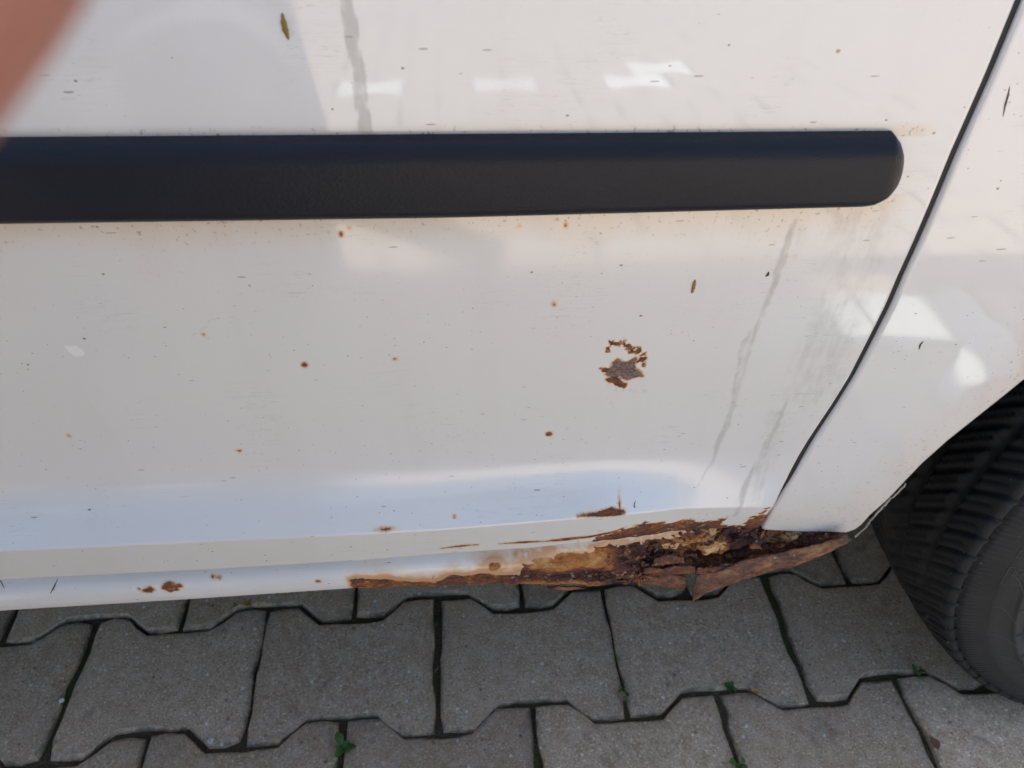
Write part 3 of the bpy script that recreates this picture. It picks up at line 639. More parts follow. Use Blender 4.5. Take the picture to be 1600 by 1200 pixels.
    for poly in ([(0.2038,0.3545),(0.2099,0.3583),(0.2188,0.3588),(0.2260,0.3566),(0.2219,0.3496),(0.2090,0.3503)],[(0.2681,0.3551),(0.2794,0.3575),(0.2826,0.3520),(0.2730,0.3501)],[(0.1950,0.3671),(0.2068,0.3630),(0.2133,0.3644),(0.2207,0.3608),(0.2097,0.3590),(0.2004,0.3615)],[(0.2098,0.3712),(0.2169,0.3712),(0.2181,0.3646),(0.2109,0.3654)],[(0.1704,0.3696),(0.1836,0.3697),(0.2003,0.3622),(0.1894,0.3605),(0.1710,0.3653)],[(0.1441,0.3446),(0.1527,0.3497),(0.1537,0.3436),(0.1468,0.3398)],[(0.2810,0.3581),(0.2934,0.3597),(0.2984,0.3519),(0.2864,0.3516)]):
        cream=np.maximum(cream,sstep(.0016,-.0016,poly_sd(x,z,poly)))
    attr(me,'rust',rust); attr(me,'cream',cream*.62)
    st=np.clip(1+(-sd)/.020,0,1)*sstep(-.06,-.01,x)*.95+np.clip(1+(-sd)/.004,0,1)*.5
    attr(me,'stain',np.clip(st,0,1))
    tb=[(0.0638,0.3594),(0.1008,0.3612),(0.1249,0.3615),(0.0835,0.3483),(0.1102,0.3468),(0.1418,0.3433),(0.1223,0.3300),(0.0927,0.3319),(0.1534,0.3628),(0.1633,0.3529),(0.1455,0.3519),(0.1585,0.3345),(0.1837,0.3674),(0.1815,0.3509),(0.2101,0.3683),(0.2169,0.3552),(0.2386,0.3595),(0.2568,0.3591),(0.2739,0.3543),(0.2846,0.3569),(0.2981,0.3576),(0.2416,0.3664),(0.3083,0.3544),(0.1312,0.3659)]
    tv=((.55,9,8),(.75,34,9),(.65,30,8),(-.35,30,7),(-.8,40,6),(-.7,45,6),(.55,40,8),(.5,36,8),(-.45,22,10),(-.55,26,8),(.15,14,6),(-.3,40,8),(.25,30,6),(.5,22,6),(.3,16,6),(.8,18,6),(-.6,30,7),(-.4,24,6),(.7,18,5),(.35,20,5),(.0,14,6),(-.25,30,6),(-.3,16,8),(.5,26,5))
    num=np.zeros_like(x); den=np.full_like(x,.12)
    for (bx,bz),(v_,ru,rv) in zip(tb,tv):
        w_=np.exp(-((x-bx)/(ru*.00043))**2-((z-bz)/(rv*.00078))**2); num+=w_*v_; den+=w_
    attr(me,'tone',num/den)
    o=link('sill',me,M['paint'],van); o['label']='white door sill, its rear end rusted through and split open'; return o
sill=make_sill()
def sheet(name,top,bot,yt,yb,mat,parent,seed,thick=.0009,bulge=.003,rough=.0016,edge=.0022,n=150,m=22,label=None):
    """a torn strip of plate between two edges; yt,yb depth along each edge"""
    T=np.array(top);B=np.array(bot)
    def res(P,y):
        s=np.r_[0,np.cumsum(np.hypot(*np.diff(P,axis=0).T))]; s/=s[-1]; u=np.linspace(0,1,n)
        return np.stack([np.interp(u,s,P[:,0]),np.interp(u,np.linspace(0,1,len(y)),y),np.interp(u,s,P[:,1])],-1)
    A=res(T,np.array(yt));Bq=res(B,np.array(yb))
    A[:,2]+=.5*edge*(fbm(A[:,0]*600,A[:,2]*0+seed,s=seed+31,o=2)-.5)+edge*(fbm(A[:,0]*130,A[:,2]*0+seed,s=seed)-.5)*2; Bq[:,2]+=.6*edge*(fbm(Bq[:,0]*600,Bq[:,2]*0+seed,s=seed+37,o=2)-.5)+edge*(fbm(Bq[:,0]*170,Bq[:,2]*0+seed,s=seed+5)-.5)*2.4
    v=np.linspace(0,1,m)[None,:,None]; P=A[:,None]*(1-v)+Bq[:,None]*v
    P[...,1]-=bulge*np.sin(np.pi*v[...,0])+rough*(fbm(P[...,0]*110,P[...,2]*160,s=seed+9)-.5)*2.4+.0009*(fbm(P[...,0]*420,P[...,2]*420,s=seed+19,o=3)-.5)*2
    K=P.copy(); K[...,1]+=thick
    V=np.vstack([P.reshape(-1,3),K.reshape(-1,3)]); N=n*m; Q=[grid_idx(n,m),grid_idx(n,m,N,True)]
    a=np.arange(N).reshape(n,m); loop=np.r_[a[:,0],a[-1,1:],a[::-1,-1][1:],a[0,::-1][1:-1]]; nx=np.roll(loop,-1)
    Q.append(np.stack([loop,nx,nx+N,loop+N],-1))
    me=np_mesh(name,V,np.vstack(Q)); o=link(name,me,mat,parent)
    if label:o['label']=label
    return o
sheet('torn_flap',[(0.2010,0.3237),(0.2025,0.3376),(0.2138,0.3410),(0.2303,0.3497),(0.2522,0.3533),(0.2742,0.3561),(0.2919,0.3578),(0.3061,0.3636)],[(0.2034,0.3112),(0.2133,0.3174),(0.2263,0.3231),(0.2419,0.3269),(0.2576,0.3298),(0.2763,0.3301),(0.2913,0.3354),(0.3088,0.3501)],[-.067,-.066,-.065,-.063,-.061,-.058],[-.069,-.066,-.062,-.058,-.055,-.053],M['flap'],sill,3,bulge=.004,rough=.0012,label='curled tongue of rusty steel hanging off the sill')
sheet('rust_flake',[(0.0949,0.3252),(0.1197,0.3302),(0.1376,0.3351),(0.1581,0.3351),(0.1790,0.3319),(0.1992,0.3265)],[(0.0927,0.3222),(0.1224,0.3227),(0.1429,0.3259),(0.1593,0.3232),(0.1810,0.3166),(0.2000,0.3094)],[-.055,-.057,-.058],[-.052,-.056,-.058],M['flap'],sill,13,bulge=.002,rough=.001)
sheet('rust_flake',[(0.1644,0.3517),(0.1763,0.3497),(0.1897,0.3497),(0.2005,0.3470)],[(0.1645,0.3427),(0.1777,0.3389),(0.1914,0.3381),(0.2012,0.3370)],[-.0655,-.0645],[-.0635,-.0645],M['rust'],sill,23,bulge=.001,rough=.0012,n=40)
sheet('rust_flake',[(0.1703,0.3621),(0.1788,0.3641),(0.1909,0.3599)],[(0.1693,0.3519),(0.1811,0.3536),(0.1925,0.3524)],[-.0650,-.0645],[-.0645,-.0640],M['rust'],sill,33,bulge=.001,rough=.0014,n=30)
sheet('rust_flake',[(0.2020,0.3461),(0.2111,0.3435),(0.2266,0.3456)],[(0.2024,0.3353),(0.2102,0.3352),(0.2225,0.3384)],[-.0650,-.0630],[-.0640,-.0630],M['rust'],sill,43,bulge=.0015,rough=.0014,n=30)
sheet('rust_flake',[(0.0995,0.3222),(0.1110,0.3224),(0.1225,0.3219)],[(0.1010,0.3204),(0.1134,0.3189),(0.1272,0.3197)],[-.056,-.058],[-.057,-.058],M['flap'],sill,53,bulge=.0005,rough=.0006,edge=.0008,n=24,m=5)
sheet('rust_flake',[(0.2383,0.3592),(0.2415,0.3610),(0.2466,0.3583)],[(0.2389,0.3562),(0.2434,0.3542),(0.2471,0.3560)],[-.058,-.058],[-.058,-.058],M['rust'],sill,63,bulge=.0015,rough=.0006,edge=.0006,n=16,m=8)
def scale():
    r=random.Random(5); V=[];F=[];T=[]
    zone=[(0.1552,0.3669),(0.1680,0.3509),(0.1797,0.3643),(0.1905,0.3514),(0.2023,0.3619),(0.2153,0.3641),(0.2297,0.3590),(0.2429,0.3605),(0.2595,0.3573),(0.2752,0.3578),(0.2911,0.3584),(0.1694,0.3394),(0.1466,0.3397),(0.1325,0.3473),(0.1657,0.3313),(0.2204,0.3360),(0.1941,0.3713),(0.2234,0.3683),(0.2990,0.3546)]
    for k in range(420):
        bx,bz=zone[r.randrange(len(zone))]; x=bx+r.gauss(0,.008); z=bz+r.gauss(0,.0035); sz=.0006+.0016*r.random()**2.4
        y=float(sill_y(x,z)); n=r.randrange(5,8); c=len(V); tx,tz=r.gauss(0,.5),r.gauss(0,.45); out=.0006+.0012*r.random()
        a0=r.uniform(0,6.28); el=r.uniform(1,2.2)
        ring=[(math.cos(a0+6.283*i/n)*sz*el*r.uniform(.6,1.2),math.sin(a0+6.283*i/n)*sz*r.uniform(.6,1.2)) for i in range(n)]
        for d in(0,.0006):
            for (u,w_) in ring: V.append((x+u,y-out+d+u*tx+w_*tz,z+w_))
        t=r.choice((-.5,-.3,-.1,0,.1,.25)); T+= [t]*(2*n)
        F.append(tuple(range(c,c+n))); F+=[(c+i,c+n+i,c+n+(i+1)%n,c+(i+1)%n) for i in range(n)]
    me=mesh('rust_scale',V,F); attr(me,'tone',T); o=link('rust_scale',me,M['rust'],sill,smooth=False); o['kind']='stuff'
scale()
# dark end of the inner sill and the painted flange of the wheel opening
sheet('underseal_edge',[(0.2651,0.3197),(0.2805,0.3252),(0.2951,0.3330),(0.3085,0.3437),(0.3168,0.3474)],[(0.2579,0.3197),(0.2823,0.3178),(0.2966,0.3186),(0.3107,0.3281),(0.3216,0.3439)],[-.05,-.049,-.047],[-.046,-.045,-.046],M['underseal'],sill,73,bulge=.003,rough=.0006,edge=.0006)
sheet('arch_flange',[(0.3373,0.4055),(0.3343,0.3927),(0.3305,0.3761),(0.3278,0.3550),(0.3237,0.3428)],[(0.3378,0.4048),(0.3351,0.3918),(0.3316,0.3752),(0.3287,0.3542),(0.3248,0.3415)],[-.05,-.047,-.045],[-.05,-.047,-.045],M['lip'],quarter,83,bulge=.0004,rough=.0006,edge=.0010,n=60,m=5)
# ---- inner structure that closes the gaps
def box(name,a,b,mat,parent,bev=0):
    (x0,y0,z0),(x1,y1,z1)=a,b
    bm=bmesh.new(); bmesh.ops.create_cube(bm,size=1)
    for v in bm.verts: v.co=((x0+x1)/2+v.co.x*(x1-x0),(y0+y1)/2+v.co.y*(y1-y0),(z0+z1)/2+v.co.z*(z1-z0))
    if bev: bmesh.ops.bevel(bm,geom=bm.edges[:],offset=bev,segments=3,affect='EDGES')
    me=bpy.data.meshes.new(name); bm.to_mesh(me); bm.free(); return link(name,me,mat,parent,smooth=False)
def prism(name,poly,y0,y1,mat,parent):
    n=len(poly); V=[(x,y0,z) for x,z in poly]+[(x,y1,z) for x,z in poly]
    F=[tuple(range(n-1,-1,-1)),tuple(range(n,2*n))]+[(i,(i+1)%n,n+(i+1)%n,n+i) for i in range(n)]
    me=mesh(name,V,F); bm=bmesh.new(); bm.from_mesh(me); bmesh.ops.recalc_face_normals(bm,faces=bm.faces); bm.to_mesh(me); bm.free()
    return link(name,me,mat,parent,smooth=False)
box('inner_sill',(-.9,-.026,.295),(.245,-.006,.372),M['dark'],van)  # near-black colour gives the shade inside the rust hole and cracks
prism('door_jamb',[(-2.1,.375),(.20,.385),(.262,.395),(.31,.50),(.42,.74),(1.4,.79),(1.4,.93),(-2.1,.93)],-.030,.0,M['dark'],van)
box('underbody',(-2.3,.09,.25),(.22,1.46,.42),M['underseal'],van)
box('floor_pan',(.22,.32,.30),(1.40,1.46,.40),M['underseal'],van)  # unseen floor and axle, added to darken the ground under the van
box('rear_axle',(.70,.16,.28),(.80,1.40,.35),M['underseal'],van,.02)
box('rear_floor',(1.26,.0,.26),(1.40,1.46,.48),M['underseal'],van)
def liner():
    cx,cz,r=ARCH; a=np.linspace(R(6),R(174),60); ys=np.linspace(-.040,.30,8); r-=.010
    P=np.array([[(cx+(r+.004*math.sin(9*t))*math.cos(t),y,max(.27,cz+(r+.004*math.sin(9*t))*math.sin(t))) for y in ys] for t in a])
    n,m=P.shape[:2]; V=np.vstack([P.reshape(-1,3)]); Q=[grid_idx(n,m)]
    c=len(V); V=np.vstack([V,[[cx,.30,cz]]]); me=mesh('wheel_arch_liner',V,[tuple(q) for q in np.vstack(Q)]+[(i*m+m-1,(i+1)*m+m-1,c) for i in range(n-1)])
    link('wheel_arch_liner',me,M['liner'],van)
liner()
# ---- upper body, glass and front end
def side_panel(name,x0,x1,z0,z1,mat,parent,yo=0,n=24):
    xs=np.linspace(x0,x1,n);zs=np.linspace(z0,z1,n); X,Z=np.meshgrid(xs,zs,indexing='ij'); Y=upper_y(Z)+yo
    return link(name,np_mesh(name,np.stack([X,Y,Z],-1).reshape(-1,3),grid_idx(n,n,flip=True)),mat,parent)
yb_=float(door_y(0,DOOR_TOP))
def upper_y(z): return yb_+(z-DOOR_TOP)*.22+.06*np.clip((z-DOOR_TOP)/.7,0,1)**3
link_front=None
def front_door():
    xs=np.linspace(-2.0,-.886,60); zs=np.concatenate([np.linspace(.36,.46,30),np.linspace(.46,DOOR_TOP,60)[1:]]); X,Z=np.meshgrid(xs,zs,indexing='ij')
    o=link('front_door',np_mesh('front_door',np.stack([X,door_y(np.maximum(X,-.9),Z),Z],-1).reshape(-1,3),grid_idx(*X.shape,flip=True)),M['plain'],van)
    h=bmesh.new(); bmesh.ops.create_cube(h,size=1)
    for v in h.verts: v.co=(-1.02+v.co.x*.17,-.070+v.co.y*.022,.87+v.co.z*.03)
    bmesh.ops.bevel(h,geom=h.edges[:],offset=.008,segments=3,affect='EDGES'); me=bpy.data.meshes.new('handle'); h.to_mesh(me); h.free(); link('handle',me,M['trim'],o)
front_door()
ROOF=1.80
rail=lambda x0,x1,z0,z1:side_panel('pillar',x0,x1,z0,z1,M['plain'],van)
side_panel('roof_rail',-1.75,1.40,1.60,ROOF,M['plain'],van)
for a,b in((-1.02,-.90),(.52,.60),(1.30,1.42)): rail(a,b,DOOR_TOP,1.60)
for a,b in((-1.8,-1.02),(-.90,.52),(.60,1.30)): side_panel('window',a,b,DOOR_TOP,1.60,M['clear' if a>.5 else 'glass'],van,.008)
yr=float(upper_y(ROOF))+.002
rf=prism('roof',[(-1.72,ROOF-.005),(-1.5,ROOF+.03),(-.5,ROOF+.05),(.86,ROOF+.05),(.86,ROOF-.005)],yr,1.40,M['plain'],van)  # invented opening left behind this panel, letting sun out through the rear side window
prism('roof_panel',[(1.03,ROOF-.005),(1.03,ROOF+.045),(1.40,ROOF+.02),(1.40,ROOF-.005)],yr,1.40,M['plain'],rf)
prism('roof_panel',[(.86,ROOF),(.86,ROOF+.05),(1.03,ROOF+.045),(1.03,ROOF)],.47,1.40,M['plain'],rf)
prism('roof_panel',[(.86,ROOF),(.86,ROOF+.05),(1.03,ROOF+.045),(1.03,ROOF)],yr,.25,M['plain'],rf)
prism('far_side',[(-2.6,.22),(-2.6,1.0),(-1.75,1.78),(1.4,1.78),(1.4,.22)],1.46,1.55,M['plain'],van)
prism('tailgate',[(1.40,.34),(1.40,1.79),(1.43,1.72),(1.45,1.0),(1.46,.34)],-.02,1.5,M['plain'],van)
prism('bonnet',[(-2.05,.55),(-2.05,1.10),(-2.35,1.02),(-2.75,.90),(-2.88,.70),(-2.88,.30),(-2.70,.30),(-2.62,.55)],.0,1.5,M['plain'],van)
prism('windscreen',[(-1.76,1.78),(-1.72,1.78),(-2.02,1.10),(-2.06,1.10)],.14,1.40,M['glass'],van)
# ---- wheel
def wheel():
    cx,cy,cz=.748,.045,.327; root=empty('wheel',(0,0,0)); root.parent=van; root.location=Vector((cx,cy,cz))-van.location
    NB=90; na=NB*18; sec=[]
    # section from inner bead to outer bead: (y, r)   outer side is -y
    yo=-.095
    tre=[(y,.335-.010*(abs(y)/.086)**3) for y in np.linspace(.086,-.086,66)]
    inner=[(.075,.190),(.092,.215),(.104,.255),(.101,.29),(.094,.315)]
    outer=[(-.0880,.3240),(-.0896,.3215),(-.0904,.3190),(-.0885,.3180),(-.0885,.3168),(-.0920,.3155),(-.0935,.3120),(-.0955,.3060),(-.0985,.2980),(-.0990,.2965),(-.0998,.2950),(-.1010,.2900),(-.1025,.2800),(-.1030,.2785),(-.1044,.2775),(-.1044,.2755),(-.1031,.2745),(-.1035,.2650),(-.1038,.2500),(-.1030,.2350),(-.1010,.2200),(-.0975,.2080),(-.0940,.2030),(-.0900,.1990),(-.0860,.1940),(-.080,.190)]
    S=np.array(inner+tre+outer); it0=len(inner); it1=it0+len(tre)
    a=np.arange(na)/na*2*math.pi; A,Yv=np.meshgrid(a,S[:,0],indexing='ij'); _,Rv=np.meshgrid(a,S[:,1],indexing='ij'); Rv=Rv.copy();Yv=Yv.copy()
    isT=np.zeros(len(S),bool); isT[it0:it1]=True; isT[it1:it1+3]=True
    yy=Yv; s=np.clip((.086-np.abs(yy))/.086,0,1)      # 0 at the shoulder, 1 on the crown
    off=.30*s**1.25                                    # the cross grooves sweep round as they run in
    ph=((A+off*np.sign(-1))*NB/(2*math.pi))%1.0; alt=(np.floor((A-off)*NB/(2*math.pi)).astype(int))%2
    dg=np.minimum(ph,1-ph)*(2*math.pi/NB)*.33
    gw=.0020+.0012*s
    g1=sstep(.0012,-.0004,dg-gw)*sstep(.98,.80,s)
    ph2=(ph+.5)%1; dg2=np.minimum(ph2,1-ph2)*(2*math.pi/NB)*.33; wv=.0012*np.sin(np.abs(yy)*700)
    g2=sstep(.0007,.0,np.abs(dg2+wv*0)-.0004)*.6*(s>.05)*(s<.75)
    circ=np.zeros_like(yy)
    for c0,w0 in((.024,.005),(-.024,.005),(.060,.0028),(-.060,.0028)): circ=np.maximum(circ,sstep(.0014,-.0008,np.abs(yy-c0)-w0))
    dep=np.maximum(np.maximum(g1*.0045,g2*.005),circ*.006)*isT[None,:]
    # notched shoulder: blocks end in a step with fine teeth under it
    Rv-=dep
    sh=np.zeros(len(S)); sh[it1+5:it1+7]=1
    th=((A*NB*4/(2*math.pi))%1.0); teeth=sstep(.30,.42,th)*sstep(.78,.66,th)
    Yv+=(teeth*.0016*sh[None,:])
    Rv+=.0006*(fbm(A*40,Yv*300,s=5)-.5)*isT
    # decorative ribs on the side wall
    k=(S[:,1]<.274)&(S[:,1]>.205)&(S[:,0]<0)
    X=cx+Rv*np.cos(A); Z=cz+Rv*np.sin(A); Yw=cy+Yv
    # the loaded tyre flattens on the ground and bulges above it
    low=sstep(.07,.0,Z)*1.0; Yw=Yw-np.where(S[:,0][None,:]<-.03,.006*sstep(.12,.02,Z),0); Z=np.maximum(Z,.0015+.02*np.maximum(0,-(Z))*0)
    V=np.stack([X,Yw,Z],-1).reshape(-1,3); me=np_mesh('tyre',V,grid_idx(*X.shape,wrap=True))
    dust=np.zeros_like(A); dust[:,it1+6:]=.35; dust[:,it1+10:]=.7; dust[:,it1+16:]=1.1; dust=dust*(.55+.45*sstep(.42,.10,Z)); dust+=.18*sstep(.2,.05,Z)
    attr(me,'dust',dust); o=link('tyre',me,M['rubber'],root)
    # raised lines and outlined characters moulded on the side wall
    def sw_y(r): return cy+float(np.interp(r,S[::-1,1][:23],S[::-1,0][:23]))
    def tube(pts,rad):
        V=[];F=[]
        for (p,q) in zip(pts,pts[1:]):
            p=Vector(p);q=Vector(q);d=(q-p); 
            if d.length<1e-6: continue
            d.normalize(); s_=d.cross(Vector((0,1,0))).normalized()*rad; c=len(V); u_=Vector((0,-rad*.8,0)); w_=Vector((0,.001,0))
            V+=[p-s_+w_,p-s_*.6+u_,p+s_*.6+u_,p+s_+w_,q-s_+w_,q-s_*.6+u_,q+s_*.6+u_,q+s_+w_]
            F+=[(c,c+1,c+5,c+4),(c+1,c+2,c+6,c+5),(c+2,c+3,c+7,c+6)]
        return V,F
    def pol(r,deg): 
        x,z=cx+r*math.cos(R(deg)),cz+r*math.sin(R(deg)); return (x,sw_y(r)-.006*float(sstep(.12,.02,z)),z)
    VV=[];FF=[]
    def addt(pts,rad=.0008):
        V,F=tube(pts,rad); c=len(VV); VV.extend(V); FF.extend([tuple(i+c for i in f) for f in F])
    for d0 in range(150,330,9):                         # swept lines between the two rings
        addt([pol(.296-.021*t,d0+7*t*t) for t in np.linspace(0,1,9)],.0007)
        addt([pol(.2765-.055*t,d0+2+9*t*t) for t in np.linspace(0,1,9)],.0007)
    def glyph(strokes,d0,r0,w,h):
        for st in strokes: addt([pol(r0+h*v,d0-w*u) for u,v in st],.0007)
    E_=[[(0,0),(0,1),(.9,1),(.9,.72),(.35,.72),(.35,.62),(.8,.62),(.8,.38),(.35,.38),(.35,.28),(.9,.28),(.9,0),(0,0)]]
    L_=[[(0,0),(0,1),(.35,1),(.35,.3),(.9,.3),(.9,0),(0,0)]]
    for i,G in enumerate((E_,L_,E_)): glyph(G,175+7*i,.2785+.002,5.2,.016)
    for i,G in enumerate((L_,E_,L_,E_,L_)): glyph(G,196+3.2*i,.258,2.4,.011)
    me=mesh('moulded_marks',VV,FF); attr(me,'dust',[1.2]*len(VV)); link('moulded_marks',me,M['rubber'],o)
    # rim and hub
    sec=[(-.080,.190),(-.086,.193),(-.088,.196),(-.088,.190),(-.080,.184),(-.060,.178),(-.045,.165),(-.052,.14),(-.060,.10),(-.058,.07),(-.066,.05),(-.070,.03),(-.070,.001)]
    n=96; P=np.array([[(cx+r*math.cos(t),cy+y,cz+r*math.sin(t)) for (y,r) in sec] for t in np.arange(n)/n*2*math.pi])
    link('rim',np_mesh('rim',P.reshape(-1,3),grid_idx(n,len(sec),wrap=True)),M['steel'],root)
    return root
wheel()
# ------------------------------------------------------------------ bits stuck to the paint
def spindle(name,pts,rad,mat,label,cat,group=None,flatten=.5,sharp=.6):
    P=[Vector(p) for p in pts]; n=10; k=8; V=[];F=[]
    def at(t):
        s=t*(len(P)-1); i=min(int(s),len(P)-2); return P[i].lerp(P[i+1],s-i)
    base=P[0].copy()
    for i in range(n+1):
        t=i/n; c=at(t); d=(at(min(1,t+.05))-at(max(0,t-.05))).normalized(); s=d.cross(Vector((0,1,0))).normalized(); r=rad*(math.sin(math.pi*min(.985,max(.015,t)))**sharp)*(.85+.15*math.sin(i*2.3))
        for j in range(k):
            a=2*math.pi*j/k; V.append(c+s*(r*math.cos(a))+Vector((0,-1,0))*(r*flatten*(math.sin(a)+.9))-base)
    for i in range(n):
        for j in range(k): F.append((i*k+j,i*k+(j+1)%k,(i+1)*k+(j+1)%k,(i+1)*k+j))
    F+=[tuple(range(k-1,-1,-1)),tuple(range(n*k,n*k+k))]
    o=link(name,mesh(name,V,F),mat); o.location=base; return tag(o,label,cat,group)
def on_door(L): return [(x,float(door_y(x,z)),z) for x,z in L]
def on_quarter(L): return [(x,float(quarter_y(x,z)),z) for x,z in L]
def on_sill(L): return [(x,float(sill_y(x,z)),z) for x,z in L]
GB='dry bits stuck to the van'
spindle('dry_needle',on_door([(-0.0084,0.7037),(-0.0084,0.6989),(-0.0079,0.6944)]),.0013,M['needle_olive'],'olive brown needle stuck to the white door above the black strip','needle',GB)
spindle('dry_needle',on_door([(0.1658,0.5778),(0.1658,0.5739),(0.1656,0.5696)]),.0010,M['needle'],'short orange needle stuck to the door below the strip','needle',GB,.6,.35)
spindle('seed_husk',on_door([(0.2020,0.5808),(0.2022,0.5789),(0.2011,0.5778)]),.0007,M['needle_dark'],'tiny curled brown husk on the door beside the long run mark','husk',GB)
spindle('dry_twig',on_quarter([(0.2837,0.6690),(0.2848,0.6647),(0.2853,0.6612),(0.2867,0.6557)]),.0005,M['needle_dark'],'thin brown twig stuck on the quarter panel at the right edge','twig',GB)
spindle('seed_husk',on_quarter([(0.3009,0.5297),(0.3000,0.5274),(0.3008,0.5236)]),.0006,M['needle_dark'],'small dark curved husk on the quarter panel above the tyre','husk',GB)
spindle('dry_needle',on_door([(0.1521,0.4187),(0.1506,0.4156)]),.0004,M['needle_dark'],'short black needle on the ledge above the rusted hem','needle',GB)
spindle('grass_clipping',on_sill([(-0.2199,0.3698),(-0.2227,0.3658),(-0.2259,0.3618)]),.0006,M['green_bit'],'green grass clipping lying on the white sill at the left','grass clipping',GB)
spindle('dry_twig',on_sill([(-0.2573,0.3727),(-0.2552,0.3703),(-0.2530,0.3672)]),.0005,M['needle_dark'],'dark twig on the sill at the left edge of the photo','twig',GB)
spindle('hair',on_sill([(0.0227,0.3580),(0.0206,0.3531),(0.0193,0.3480)]),.00025,M['needle_dark'],'fine dark hair on the sill near the start of the rust','hair',GB)
# ------------------------------------------------------------------ weeds, leaves and straw on the paving
def leaf_mesh(name,l,wd,fold,mat):
    V=[];F=[]
    for i,t in enumerate((0,.25,.55,.82,1)):
        ww=wd*(0.12,.8,1,.6,.05)[i]; z=l*(.35*t-.3*t*t); V+=[(-ww,l*t,z+fold*ww),(0,l*t,z),(ww,l*t,z+fold*ww)]
    for i in range(4):
        for k in(0,1): F.append((i*3+k,i*3+k+1,i*3+k+4,i*3+k+3))
    me=mesh(name,V,F); me.materials.append(mat); me.polygons.foreach_set('use_smooth',[True]*len(me.polygons)); return me
LM=[leaf_mesh('leaf',.011,.0035,.35,M['weed']),leaf_mesh('leaf',.007,.0026,.3,M['weed'])]
def weed(xy,size,n,seed,label):
    r=random.Random(seed); o=empty('weed',(xy[0],xy[1],-.006)); tag(o,label,'weed','weeds in the paving joints')
    V=[];F=[]; tips=[]
    for k in range(max(1,n//3)):
        a=r.uniform(0,6.28); h=.010*size*r.uniform(.7,1.3); tip=(math.cos(a)*.004*size,math.sin(a)*.004*size,h); tips.append(tip); c=len(V)
        for (px,py,pz,rr) in((0,0,0,.0006),(*tip,.0004)):
            for j in range(5): V.append((px+rr*math.cos(j*1.2566),py+rr*math.sin(j*1.2566),pz))
        for j in range(5): F.append((c+j,c+(j+1)%5,c+5+(j+1)%5,c+5+j))
    link('stem',mesh('stem',V,F),M['stem'],o,world=False)
    for k in range(n):
        q=bpy.data.objects.new('leaf',LM[r.randrange(2)]); C.objects.link(q); q.parent=o; t=tips[k%len(tips)]; f=r.uniform(.55,1)
        q.location=(t[0]*f,t[1]*f,t[2]*f); q.rotation_euler=(r.uniform(-.1,.7),r.uniform(-.3,.3),r.uniform(0,6.28)); q.scale=(size*r.uniform(.6,1.1),)*3
for (uv,s,n,l) in (([(-0.1005,-0.0237)],1.2,8,'upright green weed in the joint at the bottom left'),([(0.3190,0.0119)],1.1,8,'small green weed where the joints meet below the torn flap'),([(0.5255,0.0127)],1.0,6,'small green weed in front of the tyre'),([(0.3023,-0.0648)],1.15,8,'bright green weed at the bottom edge of the photo'),([(-0.2425,0.1571)],.7,5,'tiny green sprout in the joint under the white sill'),([(0.1983,0.0163)],.8,6,'dark green moss sprout in the joint below the rust hole')):
    weed(uv[0],s,n,hash(l)%1000 if False else len(l)*7+int(s*100),l)
def litter(name,xy,mat,size,rot,label,cat,group=None,z=.001):
    o=link(name,leaf_mesh(name,size,size*.32,.5,mat)if False else mesh(name,*_lf(size)),mat); o.location=(xy[0],xy[1],z); o.rotation_euler=(.12,.1,rot); return tag(o,label,cat,group)
def _lf(l):
    V=[];F=[]; r=random.Random(int(l*1e5))
    for i,t in enumerate((0,.2,.45,.7,.9,1)):
        ww=l*.36*(.1,.75,1,.8,.45,.05)[i]; V+=[(-ww*r.uniform(.8,1.1),l*t,.002*r.random()+ww*.3),(0,l*t,l*.1*t),(ww*r.uniform(.8,1.1),l*t,.002*r.random()+ww*.4)]
    for i in range(5):
        for k in(0,1): F.append((i*3+k,i*3+k+1,i*3+k+4,i*3+k+3))
    return V,F
litter('fallen_leaf',[(0.5080,-0.0681)][0],M['brown_leaf'],.013,.3,'red brown dry leaf scrap on the joint at the bottom right','leaf','leaf scraps on the paving')
litter('fallen_leaf',[(0.3446,0.0035)][0],M['yellow_leaf'],.008,1.2,'orange leaf scrap beside the weed below the torn flap','leaf','leaf scraps on the paving')
litter('fallen_leaf',[(-0.2212,0.1554)][0],M['yellow_leaf'],.010,1.4,'yellow petal in the joint under the sill','leaf','leaf scraps on the paving')
litter('fallen_leaf',[(0.1990,0.0049)][0],M['straw'],.012,.2,'pale straw scrap at the foot of the joint below the hole','leaf','leaf scraps on the paving')
for k,(a,b,l) in enumerate((([(-0.0059,0.0517)][0],[(0.0033,0.0622)][0],'pale straw across the joint near the middle'),([(-0.0058,0.0349)][0],[(-0.0010,0.0260)][0],'brown straw scrap in the middle joint'),([(-0.0002,0.1138)][0],[(-0.0061,0.1060)][0],'reddish straw in the joint below the sill'),([(0.4177,-0.0737)][0],[(0.4138,-0.0783)][0],'straw bit at the bottom edge of the photo'))):
    spindle('straw',[(a[0],a[1],.002),((a[0]+b[0])/2,(a[1]+b[1])/2,.003),(b[0],b[1],.0025)],.0008,M['straw'],l,'straw','straw bits on the paving')
def pebble(xy,s,label):
    bm=bmesh.new(); bmesh.ops.create_icosphere(bm,subdivisions=2,radius=s)
    r=random.Random(label)
    for v in bm.verts: v.co*=r.uniform(.8,1.15); v.co.z*=.7
    me=bpy.data.meshes.new('pebble'); bm.to_mesh(me); bm.free(); o=link('pebble',me,M['white_stone']); o.location=(xy[0],xy[1],.001); tag(o,label,'pebble','pebbles on the paving')
